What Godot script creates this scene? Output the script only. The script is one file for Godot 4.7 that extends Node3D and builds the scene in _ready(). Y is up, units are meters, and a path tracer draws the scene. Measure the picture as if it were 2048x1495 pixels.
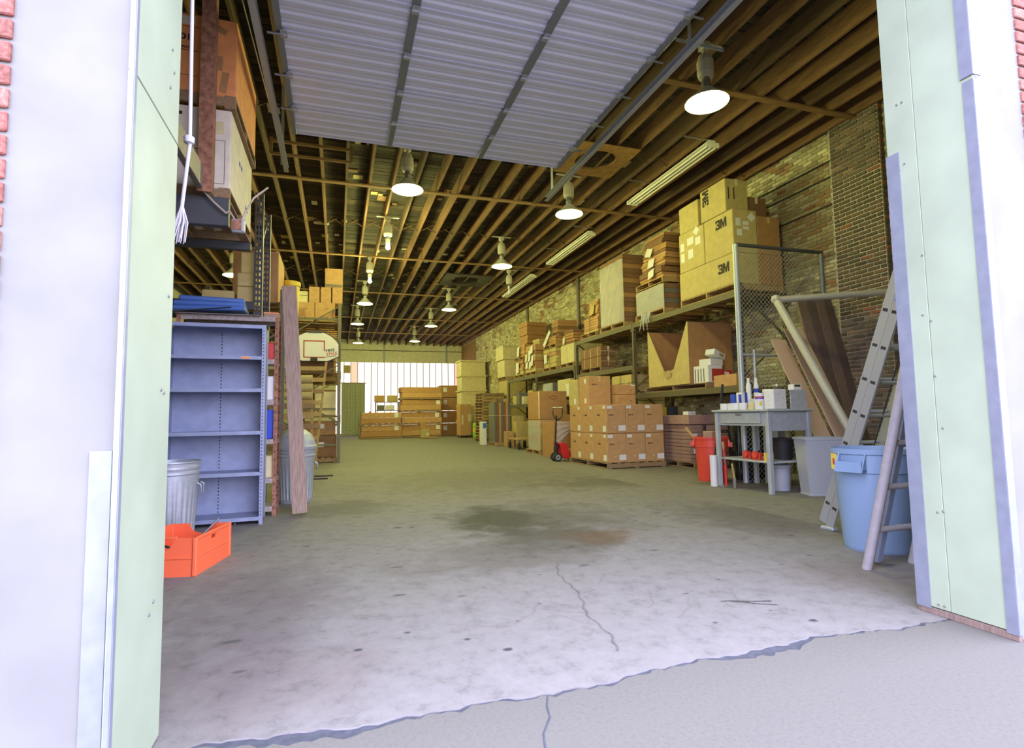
extends Node3D
# A brick warehouse seen from the pavement through its raised sectional door.
# x runs across the doorway, y up, z towards the street; metres.

var M := {}
var boxes := {}
var used := {}
var rng := RandomNumberGenerator.new()
var bold: SystemFont
var plain_font: SystemFont

func _ready() -> void:
	rng.seed = 11
	# ---- camera
	var cam := Camera3D.new()
	cam.name = "camera"
	cam.fov = 68.85
	cam.near = 0.05
	cam.far = 200.0
	add_child(cam)
	cam.position = Vector3(0, 1.1, 0)
	cam.rotation_degrees = Vector3(4.41, -17.76, -0.90)
	cam.current = true
	# ---- sky and exposure: bright bluish overcast
	var env := Environment.new()
	var sky := Sky.new()
	var sm := ProceduralSkyMaterial.new()
	sm.sky_top_color = Color(0.86, 0.87, 1.0)
	sm.sky_horizon_color = Color(0.95, 0.93, 1.0)
	sm.ground_horizon_color = Color(0.70, 0.69, 0.73)
	sm.ground_bottom_color = Color(0.55, 0.54, 0.57)
	sm.sky_energy_multiplier = 2.75
	sm.ground_energy_multiplier = 2.75
	sky.sky_material = sm
	env.background_mode = Environment.BG_SKY
	env.sky = sky
	env.tonemap_mode = Environment.TONE_MAPPER_LINEAR
	env.tonemap_exposure = 1.0
	env.sdfgi_enabled = true
	env.ssao_enabled = true
	env.ssil_enabled = true
	var we := WorldEnvironment.new()
	we.name = "environment"
	we.environment = env
	add_child(we)

	materials()
	build_shell()
	build_ceiling()
	build_overhead_door()
	build_lamps()
	build_right_rack()
	build_right_aisle()
	build_far_end()
	build_left()
	build_doorway_right()
	build_desk()

# ------------------------------------------------------------------ materials
func noise_tex(freq: float, c0: Color, c1: Color, size := 512, seed_ := 1, kind := FastNoiseLite.TYPE_SIMPLEX_SMOOTH, oct := 4) -> NoiseTexture2D:
	var n := FastNoiseLite.new()
	n.noise_type = kind
	n.frequency = freq
	n.fractal_octaves = oct
	n.seed = seed_
	var t := NoiseTexture2D.new()
	t.width = size
	t.height = size
	t.seamless = true
	t.noise = n
	var g := Gradient.new()
	g.set_color(0, c0)
	g.set_color(1, c1)
	t.color_ramp = g
	return t

# concrete: most of the tone in the middle, darker pits and pale grains at the ends
func grit_tex(freq: float, seed_: int, gain: float) -> NoiseTexture2D:
	var t := noise_tex(freq, Color(0.72, 0.71, 0.71), Color.WHITE, 1024, seed_, FastNoiseLite.TYPE_SIMPLEX_SMOOTH, 8)
	var n: FastNoiseLite = t.noise
	n.fractal_gain = gain
	t.color_ramp.add_point(0.22, Color(0.84, 0.835, 0.83))
	t.color_ramp.add_point(0.40, Color(0.91, 0.91, 0.905))
	t.color_ramp.add_point(0.72, Color(0.95, 0.95, 0.945))
	return t

func mk(key: String, c: Color, rough := 0.8, metal := 0.0) -> StandardMaterial3D:
	var m := StandardMaterial3D.new()
	m.resource_name = key
	m.albedo_color = c
	m.roughness = rough
	m.metallic = metal
	M[key] = m
	return m

# a surface with mottling: the texture is near white and multiplies the colour
func mkn(key: String, c: Color, tex: Texture2D, sc: Vector3, rough := 0.8, metal := 0.0, world := false) -> StandardMaterial3D:
	var m := mk(key, c, rough, metal)
	m.albedo_texture = tex
	m.uv1_triplanar = true
	m.uv1_world_triplanar = world
	m.uv1_scale = sc
	return m

func rgb(r: int, g: int, b: int) -> Color:
	return Color(r / 255.0, g / 255.0, b / 255.0)

func materials() -> void:
	var soft := noise_tex(0.012, Color(0.91, 0.91, 0.91), Color.WHITE, 512, 5)
	var patch := noise_tex(0.02, Color(0.78, 0.77, 0.76), Color.WHITE, 512, 9)
	var grime := noise_tex(0.03, Color(0.62, 0.59, 0.56), Color.WHITE, 512, 21)
	var grain := noise_tex(0.02, Color(0.76, 0.73, 0.70), Color.WHITE, 512, 13)
	var fine := noise_tex(0.15, Color(0.88, 0.88, 0.87), Color.WHITE, 512, 17)
	var t := mkn("concrete", rgb(134, 130, 130), grit_tex(0.012, 31, 0.78), Vector3(0.4, 0.4, 0.4), 0.75, 0.0, true)
	mkn("concrete_far", rgb(134, 130, 130), t.albedo_texture, Vector3(0.4, 0.4, 0.4), 0.75, 0.0, true)
	mkn("pavement", rgb(110, 107, 102), grit_tex(0.05, 37, 0.9), Vector3(0.8, 0.8, 0.8), 0.9, 0.0, true)
	mkn("joint_fill", rgb(80, 83, 95), patch, Vector3(2, 2, 2), 0.9, 0.0, true)
	mkn("mortar", rgb(206, 200, 184), patch, Vector3(1, 1, 1), 0.95, 0.0, true)
	mkn("street_mortar", rgb(216, 212, 206), patch, Vector3(1, 1, 1), 0.95, 0.0, true)
	var bk := mk("brick", Color.WHITE, 0.9)
	bk.vertex_color_use_as_albedo = true
	var bcols: Array[Color] = [rgb(138, 116, 98), rgb(124, 110, 94), rgb(114, 102, 90), rgb(146, 122, 100), rgb(132, 118, 100), rgb(176, 120, 92)]
	for i in bcols.size():
		mkn("brick_dark_%d" % i, bcols[i], grime, Vector3(4, 4, 4), 0.92, 0.0, true)
	var ycols: Array[Color] = [rgb(192, 178, 142), rgb(176, 162, 128), rgb(204, 190, 152), rgb(184, 148, 110), rgb(210, 200, 170)]
	for i in ycols.size():
		mkn("brick_pale_%d" % i, ycols[i], grime, Vector3(3, 3, 3), 0.92, 0.0, true)
	var fcols: Array[Color] = [rgb(176, 112, 104), rgb(160, 104, 96), rgb(188, 132, 122)]
	for i in fcols.size():
		mkn("brick_street_%d" % i, fcols[i], grime, Vector3(3, 3, 3), 0.92, 0.0, true)
	mkn("white_paint", rgb(120, 120, 118), soft, Vector3(0.4, 0.4, 0.4), 0.7, 0.0, true)
	mkn("mint_paint", rgb(156, 168, 147), soft, Vector3(0.3, 0.3, 0.3), 0.6, 0.0, true)
	mkn("galvanized", rgb(186, 192, 204), soft, Vector3(3, 3, 3), 0.45, 0.4)
	mkn("guard_steel", rgb(134, 139, 156), soft, Vector3(1.5, 1.5, 1.5), 0.5, 0.3)
	mkn("cream_panel", rgb(236, 232, 204), soft, Vector3(0.5, 0.5, 0.5), 0.7)
	mkn("joist_wood", rgb(146, 110, 76), grain, Vector3(3, 3, 0.25), 0.85, 0.0, true)
	mkn("joist_wood_b", rgb(108, 84, 60), grain, Vector3(3, 3, 0.25), 0.85, 0.0, true)
	mkn("deck_wood", rgb(96, 82, 64), grime, Vector3(0.5, 3, 3), 0.9, 0.0, true)
	mkn("deck_wood_b", rgb(66, 58, 48), grime, Vector3(0.5, 3, 3), 0.9, 0.0, true)
	mkn("batten", rgb(158, 122, 82), grain, Vector3(0.25, 3, 3), 0.85, 0.0, true)
	mkn("pallet_wood", rgb(198, 168, 118), grain, Vector3(2, 4, 2), 0.85)
	mkn("pallet_old", rgb(168, 140, 108), grain, Vector3(2, 4, 2), 0.85)
	mkn("plank_wood", rgb(178, 154, 142), grain, Vector3(5, 0.4, 5), 0.8)
	mkn("dark_board", rgb(138, 118, 112), grain, Vector3(6, 0.4, 6), 0.75)
	mkn("dark_board_b", rgb(112, 96, 96), grain, Vector3(6, 0.4, 6), 0.75)
	mkn("particle_board", rgb(212, 182, 162), fine, Vector3(3, 3, 3), 0.85)
	mkn("plywood", rgb(168, 128, 74), grain, Vector3(0.5, 2, 0.5), 0.8)
	mkn("carton", rgb(200, 156, 108), soft, Vector3(0.8, 0.8, 0.8), 0.85)
	mkn("carton_b", rgb(184, 138, 92), soft, Vector3(0.8, 0.8, 0.8), 0.85)
	mkn("carton_pale", rgb(202, 182, 124), soft, Vector3(0.8, 0.8, 0.8), 0.85)
	mkn("carton_cream", rgb(222, 208, 164), soft, Vector3(0.8, 0.8, 0.8), 0.85)
	mkn("carton_pink", rgb(176, 140, 128), soft, Vector3(0.8, 0.8, 0.8), 0.85)
	mkn("carton_orange", rgb(248, 164, 104), soft, Vector3(0.8, 0.8, 0.8), 0.8)
	mkn("carton_white", rgb(234, 222, 206), soft, Vector3(0.8, 0.8, 0.8), 0.8)
	mkn("carton_dark", rgb(140, 104, 76), soft, Vector3(0.8, 0.8, 0.8), 0.85)
	mkn("carton_grey", rgb(120, 116, 112), soft, Vector3(0.8, 0.8, 0.8), 0.85)
	mkn("shelf_grey", rgb(148, 158, 190), soft, Vector3(1, 1, 1), 0.45, 0.1)
	mkn("shelf_tan", rgb(184, 172, 170), patch, Vector3(1.5, 1.5, 1.5), 0.6, 0.1)
	mkn("rust", rgb(186, 132, 108), grime, Vector3(0.9, 0.9, 0.9), 0.8)
	mkn("loft_steel", rgb(150, 140, 136), patch, Vector3(2, 2, 2), 0.6, 0.2)
	mkn("rack_green", rgb(108, 98, 76), patch, Vector3(2, 2, 2), 0.6, 0.1)
	mkn("rack_grey", rgb(128, 122, 104), patch, Vector3(2, 2, 2), 0.6, 0.1)
	mk("rack_black", rgb(58, 56, 62), 0.5, 0.2)
	mkn("desk_grey", rgb(178, 184, 191), soft, Vector3(1.5, 1.5, 1.5), 0.5, 0.1)
	mk("door_steel", rgb(220, 222, 242), 0.5, 0.0)
	mk("door_stile", rgb(132, 138, 146), 0.5, 0.3)
	mk("red_plastic", rgb(218, 72, 58), 0.45)
	mk("red_paint", rgb(196, 40, 44), 0.4)
	mk("orange_plastic", rgb(238, 108, 70), 0.5)
	mk("blue_can", rgb(126, 150, 184), 0.5)
	mk("grey_bin", rgb(176, 180, 194), 0.55)
	mk("tarp_blue", rgb(74, 112, 190), 0.5)
	mk("black_rubber", rgb(34, 34, 38), 0.7)
	mk("black_film", rgb(22, 24, 32), 0.25)
	mk("dark_grey", rgb(70, 72, 78), 0.6)
	mk("ink", rgb(52, 44, 40), 0.8)
	mk("ink_red", rgb(178, 54, 44), 0.7)
	mk("ink_blue", rgb(44, 74, 190), 0.6)
	mk("paper", rgb(226, 224, 226), 0.75)
	mk("paper_yellow", rgb(226, 204, 98), 0.7)
	mk("tape", rgb(204, 178, 122), 0.35)
	mk("tape_pale", rgb(226, 216, 186), 0.35)
	mk("white_plastic", rgb(222, 222, 228), 0.4)
	mk("purple_print", rgb(120, 80, 190), 0.5)
	mk("yellow_plastic", rgb(222, 190, 60), 0.45)
	mk("lime_plastic", rgb(150, 210, 60), 0.45)
	mk("aluminium", rgb(188, 190, 198), 0.4, 0.6)
	mkn("pipe_paint", rgb(206, 204, 198), patch, Vector3(5, 5, 5), 0.55, 0.2)
	mkn("old_pipe", rgb(166, 160, 168), soft, Vector3(3, 3, 3), 0.6, 0.1)
	mk("steel", rgb(150, 150, 154), 0.4, 0.7)
	mk("chrome", rgb(200, 200, 206), 0.25, 0.9)
	mkn("rope", rgb(188, 184, 196), fine, Vector3(20, 20, 20), 0.95)
	mk("cable", rgb(196, 178, 166), 0.7)
	mk("fixture_white", rgb(214, 212, 202), 0.5)
	mk("ballast_grey", rgb(190, 184, 170), 0.6, 0.1)
	mk("reflector", rgb(226, 226, 220), 0.35, 0.2)
	mk("louvre_dark", rgb(50, 46, 44), 0.7)
	mkn("curtain_green", rgb(196, 202, 172), patch, Vector3(2, 0.5, 2), 0.7)
	mk("sticker_blue", rgb(60, 120, 205), 0.5)
	var f := mk("film", Color(0.93, 0.94, 0.96, 0.34), 0.22)
	f.transparency = BaseMaterial3D.TRANSPARENCY_ALPHA
	var nt := NoiseTexture2D.new()
	var nn := FastNoiseLite.new()
	nn.frequency = 0.03
	nn.seed = 44
	nt.width = 512
	nt.height = 512
	nt.seamless = true
	nt.noise = nn
	nt.as_normal_map = true
	nt.bump_strength = 10.0
	f.normal_enabled = true
	f.normal_texture = nt
	f.normal_scale = 1.0
	f.uv1_triplanar = true
	f.uv1_scale = Vector3(1.2, 3.0, 1.2)
	var lit := mk("lamp_glow", Color(1, 1, 0.9), 0.5)
	lit.emission_enabled = true
	lit.emission = Color(1.0, 0.98, 0.72)
	lit.emission_energy_multiplier = 7.0
	var dl := mk("lit_window_panel", Color(0.9, 0.88, 0.86), 0.6)
	dl.emission_enabled = true
	dl.emission = Color(1.0, 0.95, 0.93)
	dl.emission_energy_multiplier = 1.1
	var dp := mk("lit_window_panel_pink", Color(0.9, 0.74, 0.70), 0.6)
	dp.emission_enabled = true
	dp.emission = Color(1.0, 0.82, 0.76)
	dp.emission_energy_multiplier = 0.75
	bold = SystemFont.new()
	bold.font_names = PackedStringArray(["Droid Sans"])
	bold.font_weight = 700
	plain_font = SystemFont.new()
	plain_font.font_names = PackedStringArray(["Droid Sans"])

# ------------------------------------------------------------------ node helpers
func fresh(called: String) -> String:
	if not used.has(called):
		used[called] = 0
		return called
	used[called] += 1
	return "%s_%03d" % [called, used[called]]

func thing(called: String, label: String, category: String, at := Vector3.ZERO, turn := 0.0, group := "") -> Node3D:
	var o := Node3D.new()
	o.name = fresh(called)
	add_child(o)
	o.position = at
	o.rotation_degrees.y = turn
	o.set_meta("label", label)
	o.set_meta("category", category)
	if group:
		o.set_meta("group", group)
	return o

func structure(called: String, label := "", category := "") -> Node3D:
	var o := Node3D.new()
	o.name = fresh(called)
	add_child(o)
	o.set_meta("kind", "structure")
	if label:
		o.set_meta("label", label)
		o.set_meta("category", category)
	return o

func part(parent: Node, called: String, mesh: Mesh, mat: String, at := Vector3.ZERO, rot := Vector3.ZERO) -> MeshInstance3D:
	var o := MeshInstance3D.new()
	o.name = called
	o.mesh = mesh
	o.material_override = M[mat]
	parent.add_child(o, true)
	o.position = at
	o.rotation_degrees = rot
	return o

# ------------------------------------------------------------------ mesh helpers
func begin() -> SurfaceTool:
	var st := SurfaceTool.new()
	st.begin(Mesh.PRIMITIVE_TRIANGLES)
	return st

func tri(st: SurfaceTool, a: Vector3, b: Vector3, c: Vector3, n: Vector3) -> void:
	if (b - a).cross(c - a).dot(n) > 0.0:
		var k := b
		b = c
		c = k
	for v in [a, b, c]:
		st.set_normal(n)
		st.add_vertex(v)

func quad(st: SurfaceTool, a: Vector3, b: Vector3, c: Vector3, d: Vector3, n: Vector3) -> void:
	tri(st, a, b, c, n)
	tri(st, a, c, d, n)

func flat_tri(st: SurfaceTool, a: Vector3, b: Vector3, c: Vector3, out: Vector3) -> void:
	var n := (b - a).cross(c - a)
	if n.length() < 1e-12:
		return
	n = n.normalized()
	if n.dot(out) < 0.0:
		n = -n
	tri(st, a, b, c, n)

func add_box(st: SurfaceTool, c: Vector3, s: Vector3, b := Basis.IDENTITY) -> void:
	var h := s * 0.5
	for ax in 3:
		var u := (ax + 1) % 3
		var w := (ax + 2) % 3
		for sg in [-1.0, 1.0]:
			var n := Vector3.ZERO
			n[ax] = sg
			var p: Array[Vector3] = []
			for q in [[-1, -1], [1, -1], [1, 1], [-1, 1]]:
				var v := Vector3.ZERO
				v[ax] = sg * h[ax]
				v[u] = q[0] * h[u]
				v[w] = q[1] * h[w]
				p.append(c + b * v)
			quad(st, p[0], p[1], p[2], p[3], b * n)

# chamfered box, 44 triangles
func box(sx: float, sy: float, sz: float, bev := 0.004) -> Mesh:
	var key := "%.4f_%.4f_%.4f_%.4f" % [sx, sy, sz, bev]
	if boxes.has(key):
		return boxes[key]
	var st := begin()
	var h := Vector3(sx, sy, sz) * 0.5
	var e: float = minf(bev, minf(h.x, minf(h.y, h.z)) * 0.45)
	if bev <= 0.0:
		add_box(st, Vector3.ZERO, Vector3(sx, sy, sz))
	else:
		for ax in 3:
			var u := (ax + 1) % 3
			var w := (ax + 2) % 3
			for sg in [-1.0, 1.0]:
				var n := Vector3.ZERO
				n[ax] = sg
				var p: Array[Vector3] = []
				for q in [[-1, -1], [1, -1], [1, 1], [-1, 1]]:
					var v := Vector3.ZERO
					v[ax] = sg * h[ax]
					v[u] = q[0] * (h[u] - e)
					v[w] = q[1] * (h[w] - e)
					p.append(v)
				quad(st, p[0], p[1], p[2], p[3], n)
			for su in [-1.0, 1.0]:
				for sw in [-1.0, 1.0]:
					var a1 := Vector3.ZERO
					a1[ax] = h[ax] - e
					a1[u] = su * h[u]
					a1[w] = sw * (h[w] - e)
					var a2 := a1
					a2[ax] = -a1[ax]
					var b1 := a1
					b1[u] = su * (h[u] - e)
					b1[w] = sw * h[w]
					var b2 := b1
					b2[ax] = -b1[ax]
					var n := Vector3.ZERO
					n[u] = su
					n[w] = sw
					quad(st, a1, a2, b2, b1, n.normalized())
		for sx_ in [-1.0, 1.0]:
			for sy_ in [-1.0, 1.0]:
				for sz_ in [-1.0, 1.0]:
					var s := Vector3(sx_, sy_, sz_)
					tri(st, s * Vector3(h.x, h.y - e, h.z - e), s * Vector3(h.x - e, h.y, h.z - e), s * Vector3(h.x - e, h.y - e, h.z), s.normalized())
	var m := st.commit()
	boxes[key] = m
	return m

func add_tube(st: SurfaceTool, pts: Array, r: float, seg := 8, r1 := -1.0) -> void:
	var rings: Array = []
	var dirs: Array = []
	for i in pts.size():
		var d: Vector3
		if i == 0:
			d = pts[1] - pts[0]
		elif i == pts.size() - 1:
			d = pts[i] - pts[i - 1]
		else:
			d = (pts[i + 1] - pts[i]).normalized() + (pts[i] - pts[i - 1]).normalized()
		d = d.normalized()
		dirs.append(d)
		var up := Vector3.UP if absf(d.y) < 0.9 else Vector3.RIGHT
		var a := d.cross(up).normalized()
		var b := d.cross(a).normalized()
		var rr: float = r if r1 < 0.0 else lerpf(r, r1, float(i) / (pts.size() - 1))
		var ring: Array = []
		for k in seg:
			var t := TAU * k / seg
			var n := a * cos(t) + b * sin(t)
			ring.append([pts[i] + n * rr, n])
		rings.append(ring)
	for i in pts.size() - 1:
		for k in seg:
			var k2 := (k + 1) % seg
			var p = [rings[i][k], rings[i][k2], rings[i + 1][k2], rings[i + 1][k]]
			for o in [[0, 2, 1], [0, 3, 2]]:
				for j in o:
					st.set_normal(p[j][1])
					st.add_vertex(p[j][0])
	for e in [0, pts.size() - 1]:
		var n: Vector3 = -dirs[0] if e == 0 else dirs[e]
		for k in range(1, seg - 1):
			tri(st, rings[e][0][0], rings[e][k][0], rings[e][k + 1][0], n)

func tube(pts: Array, r: float, seg := 8) -> Mesh:
	var st := begin()
	add_tube(st, pts, r, seg)
	return st.commit()

# profile of (radius, height) pairs turned about y; flute ripples the radius
func lathe(prof: Array, seg := 24, flute := 0.0, flutes := 0, from_ := 0.0, to_ := 0.0) -> Mesh:
	var st := begin()
	for i in prof.size() - 1:
		var p: Vector2 = prof[i]
		var q: Vector2 = prof[i + 1]
		var d := q - p
		var nn := Vector2(d.y, -d.x).normalized()
		for k in seg:
			var corners: Array = []
			for w in [[p, k], [p, k + 1], [q, k + 1], [q, k]]:
				var t: float = TAU * w[1] / seg
				var rp: Vector2 = w[0]
				var rr := rp.x
				var tilt := 0.0
				if flutes > 0 and rp.y >= from_ - 0.001 and rp.y <= to_ + 0.001:
					rr += flute * cos(flutes * t)
					tilt = -flute * flutes * sin(flutes * t) / maxf(rr, 0.01)
				var n := Vector3(cos(t) * nn.x, nn.y, sin(t) * nn.x)
				n += Vector3(-sin(t), 0, cos(t)) * -tilt
				corners.append([Vector3(cos(t) * rr, rp.y, sin(t) * rr), n.normalized()])
			for o in [[0, 1, 2], [0, 2, 3]]:
				for j in o:
					st.set_normal(corners[j][1])
					st.add_vertex(corners[j][0])
	return st.commit()

# outline in the xy plane, thickness along z, centred
func prism(poly: PackedVector2Array, depth: float) -> Mesh:
	var st := begin()
	var idx := Geometry2D.triangulate_polygon(poly)
	var h := depth * 0.5
	for i in range(0, idx.size(), 3):
		var a := poly[idx[i]]
		var b := poly[idx[i + 1]]
		var c := poly[idx[i + 2]]
		tri(st, Vector3(a.x, a.y, h), Vector3(b.x, b.y, h), Vector3(c.x, c.y, h), Vector3.BACK)
		tri(st, Vector3(a.x, a.y, -h), Vector3(b.x, b.y, -h), Vector3(c.x, c.y, -h), Vector3.FORWARD)
	var sgn := 1.0 if Geometry2D.is_polygon_clockwise(poly) else -1.0
	for i in poly.size():
		var a := poly[i]
		var b := poly[(i + 1) % poly.size()]
		var d := (b - a).normalized()
		var n := Vector3(-d.y, d.x, 0) * sgn
		quad(st, Vector3(a.x, a.y, h), Vector3(b.x, b.y, h), Vector3(b.x, b.y, -h), Vector3(a.x, a.y, -h), n)
	return st.commit()

# a length of timber or steel between two points
func bar(parent: Node, called: String, mat: String, a: Vector3, b: Vector3, w: float, t: float, side := Vector3.UP) -> MeshInstance3D:
	var y := (b - a).normalized()
	var x := side.cross(y).normalized() if absf(side.normalized().dot(y)) < 0.98 else Vector3.RIGHT
	var z := x.cross(y).normalized()
	var o := part(parent, called, box(w, (b - a).length(), t, 0.003), mat)
	o.transform = Transform3D(Basis(x, y, z), (a + b) * 0.5)
	return o

func words(parent: Node, called: String, text: String, cap: float, mat: String, at: Vector3, rot := Vector3.ZERO, heavy := true) -> MeshInstance3D:
	var t := TextMesh.new()
	t.text = text
	t.font = bold if heavy else plain_font
	t.font_size = 48
	t.pixel_size = cap / (48.0 * 0.72)
	t.depth = 0.003
	t.curve_step = 6.0
	return part(parent, called, t, mat, at, rot)

# ------------------------------------------------------------------ goods
# faces: "f" looks to the street (+z), "l" to -x, "r" to +x, "t" up
func face_at(s: Vector3, face: String, u: float, v: float, off := 0.0015) -> Array:
	match face:
		"f":
			return [Vector3(u, s.y * 0.5 + v, s.z * 0.5 + off), Vector3.ZERO]
		"l":
			return [Vector3(-s.x * 0.5 - off, s.y * 0.5 + v, u), Vector3(0, -90, 0)]
		"r":
			return [Vector3(s.x * 0.5 + off, s.y * 0.5 + v, -u), Vector3(0, 90, 0)]
	return [Vector3(u, s.y + off, -v), Vector3(-90, 0, 0)]

func carton(at: Vector3, s: Vector3, turn: float, label: String, o := {}) -> Node3D:
	var t := thing(o.get("name", "carton"), label, o.get("cat", "box"), at, turn, o.get("group", ""))
	part(t, "body", box(s.x, s.y, s.z, minf(0.01, s.y * 0.06)), o.get("m", "carton"), Vector3(0, s.y * 0.5, 0))
	if o.get("tape", true):
		var tm: String = o.get("tape_m", "tape")
		part(t, "tape", box(0.06, 0.002, s.z * 0.99, 0), tm, Vector3(0, s.y + 0.001, 0))
		part(t, "tape", box(0.06, minf(0.12, s.y * 0.4), 0.002, 0), tm, Vector3(0, s.y - minf(0.06, s.y * 0.2), s.z * 0.5 + 0.001))
	for k in o.get("stickers", []):
		var f := face_at(s, k[0], k[1], k[2])
		part(t, "shipping_label", box(k[3], k[4], 0.003, 0), k[5] if k.size() > 5 else "paper", f[0], f[1] + (Vector3(0, 0, k[6]) if k.size() > 6 else Vector3.ZERO))
	for k in o.get("text", []):
		var f := face_at(s, k[0], k[2], k[3], 0.002)
		words(t, "print", k[1], k[4], k[5] if k.size() > 5 else "ink", f[0], f[1] + (Vector3(0, 0, k[6]) if k.size() > 6 else Vector3.ZERO))
	for k in o.get("logo", []):
		var f := face_at(s, k[0], k[1], k[2], 0.002)
		var lg := part(t, "logo", block_logo(k[3]), "ink", f[0])
		lg.rotation_degrees = f[1]
		if k.size() > 4:
			lg.rotate_object_local(Vector3.BACK, deg_to_rad(k[4]))
	for k in o.get("seams", []):
		# the gap between two flaps, as a dark recessed line of print width
		var f := face_at(s, k[0], k[1], k[2], 0.0005)
		part(t, "seam", box(k[3], k[4], 0.002, 0), "ink", f[0], f[1])
	return t

# heavy block characters 3 and M, drawn as outlines
func block_logo(h: float) -> Mesh:
	var key := "logo_%.3f" % h
	if boxes.has(key):
		return boxes[key]
	var three := PackedVector2Array()
	for p in [[0.02, 0.0], [0.6, 0.0], [0.7, 0.1], [0.7, 0.42], [0.62, 0.5], [0.7, 0.58], [0.7, 0.9], [0.6, 1.0], [0.02, 1.0], [0.02, 0.68], [0.22, 0.68], [0.22, 0.78], [0.44, 0.78], [0.48, 0.74], [0.48, 0.62], [0.44, 0.59], [0.2, 0.59], [0.2, 0.41], [0.44, 0.41], [0.48, 0.38], [0.48, 0.26], [0.44, 0.22], [0.22, 0.22], [0.22, 0.32], [0.02, 0.32]]:
		three.append((Vector2(p[0] - 0.8, p[1] - 0.5)) * h)
	var em := PackedVector2Array()
	for p in [[0.74, 0.0], [0.96, 0.0], [0.96, 0.55], [1.14, 0.0], [1.28, 0.0], [1.46, 0.55], [1.46, 0.0], [1.68, 0.0], [1.68, 1.0], [1.40, 1.0], [1.21, 0.44], [1.02, 1.0], [0.74, 1.0]]:
		em.append((Vector2(p[0] - 0.8, p[1] - 0.5)) * h)
	var st := begin()
	st.append_from(prism(three, 0.002), 0, Transform3D())
	st.append_from(prism(em, 0.002), 0, Transform3D())
	boxes[key] = st.commit()
	return boxes[key]

func pallet(at: Vector3, sx: float, sz: float, turn: float, label: String, group := "", mat := "pallet_wood", h := 0.13) -> Node3D:
	# stringers run along x, so that their ends show to the aisle; deck boards run along z
	var t := thing("pallet", label, "pallet", at, turn, group)
	var n := 7
	for i in n:
		var x := lerpf(-sx * 0.5 + 0.05, sx * 0.5 - 0.05, float(i) / (n - 1))
		part(t, "deck_board", box(0.095, 0.018, sz, 0.003), mat, Vector3(x, h - 0.009, 0))
	for z in [-sz * 0.5 + 0.02, 0.0, sz * 0.5 - 0.02]:
		part(t, "stringer", box(sx, h - 0.036, 0.038, 0.003), mat, Vector3(0, h * 0.5, z))
	for x in [-sx * 0.5 + 0.05, 0.0, sx * 0.5 - 0.05]:
		part(t, "bottom_board", box(0.095, 0.018, sz, 0.003), mat, Vector3(x, 0.009, 0))
	return t

# a strapped bundle of flattened boxes, layer by layer
func flats(at: Vector3, s: Vector3, n: int, turn: float, label: String, o := {}) -> Node3D:
	var t := thing(o.get("name", "cardboard_bundle"), label, o.get("cat", "cardboard"), at, turn, o.get("group", ""))
	var mats: Array = o.get("mats", ["carton", "carton_b", "carton_pale"])
	var lean: float = o.get("lean", 0.0)
	var grow: float = o.get("grow", 0.0)
	var jig: float = o.get("jig", 0.02)
	var lh := s.y / n
	for i in n:
		var k := 1.0 + grow * (float(i) / n)
		part(t, "sheet_layer", box(s.x * k * rng.randf_range(0.96, 1.0), lh * 0.94, s.z * k * rng.randf_range(0.96, 1.0), 0.003), mats[rng.randi() % mats.size()],
			Vector3(rng.randf_range(-jig, jig) - lean * i * lh, lh * (i + 0.5), rng.randf_range(-jig, jig)))
	if o.get("strap", true):
		var kx: float = s.x * (1.0 + maxf(grow, 0.0)) + 0.03 + absf(lean) * s.y * 2.0
		var st := begin()
		add_box(st, Vector3(-lean * s.y * 0.5, s.y + 0.002, 0), Vector3(kx + jig, 0.003, 0.02))
		for sg in [-1.0, 1.0]:
			add_box(st, Vector3(sg * (kx + jig) * 0.5 - lean * s.y * 0.5, s.y * 0.5, 0), Vector3(0.003, s.y, 0.02))
		part(t, "strap", st.commit(), "ink")
	for k in o.get("stickers", []):
		var f := face_at(s * Vector3(1.06 + absf(grow), 1, 1.06 + absf(grow)), k[0], k[1], k[2], 0.012)
		part(t, "paper_sheet", box(k[3], k[4], 0.003, 0), k[5] if k.size() > 5 else "paper", f[0], f[1] + (Vector3(k[7] if k.size() > 7 else 0.0, 0, k[6]) if k.size() > 6 else Vector3.ZERO))
	return t

# stretch film round a load: four crumpled sides
func film_shell(s: Vector3, amp: float, sd: int, first := 0) -> Mesh:
	var nz := FastNoiseLite.new()
	nz.seed = sd
	nz.frequency = 3.0
	var st := begin()
	st.set_smooth_group(0)
	var nu := 14
	var nv := 12
	for side in range(first, 4):
		var b := Basis(Vector3.UP, side * PI / 2)
		var w: float = s.x if side % 2 == 0 else s.z
		var d: float = (s.z if side % 2 == 0 else s.x) * 0.5
		var g: Array = []
		for j in nv + 1:
			var row: Array = []
			for i in nu + 1:
				var u := (float(i) / nu - 0.5) * w
				var v := float(j) / nv * s.y
				var edge := 0.0 if i == 0 or i == nu else 1.0
				var p := b * Vector3(u, v, d)
				p += b * Vector3(0, 0, (nz.get_noise_3d(p.x, p.y * 3.0, p.z) * 0.5 + 0.5) * amp * edge)
				row.append(p)
			g.append(row)
		for j in nv:
			for i in nu:
				for o in [[0, 0], [1, 1], [0, 1], [0, 0], [1, 0], [1, 1]]:
					st.add_vertex(g[j + o[0]][i + o[1]])
	st.index()
	st.generate_normals()
	return st.commit()

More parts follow.
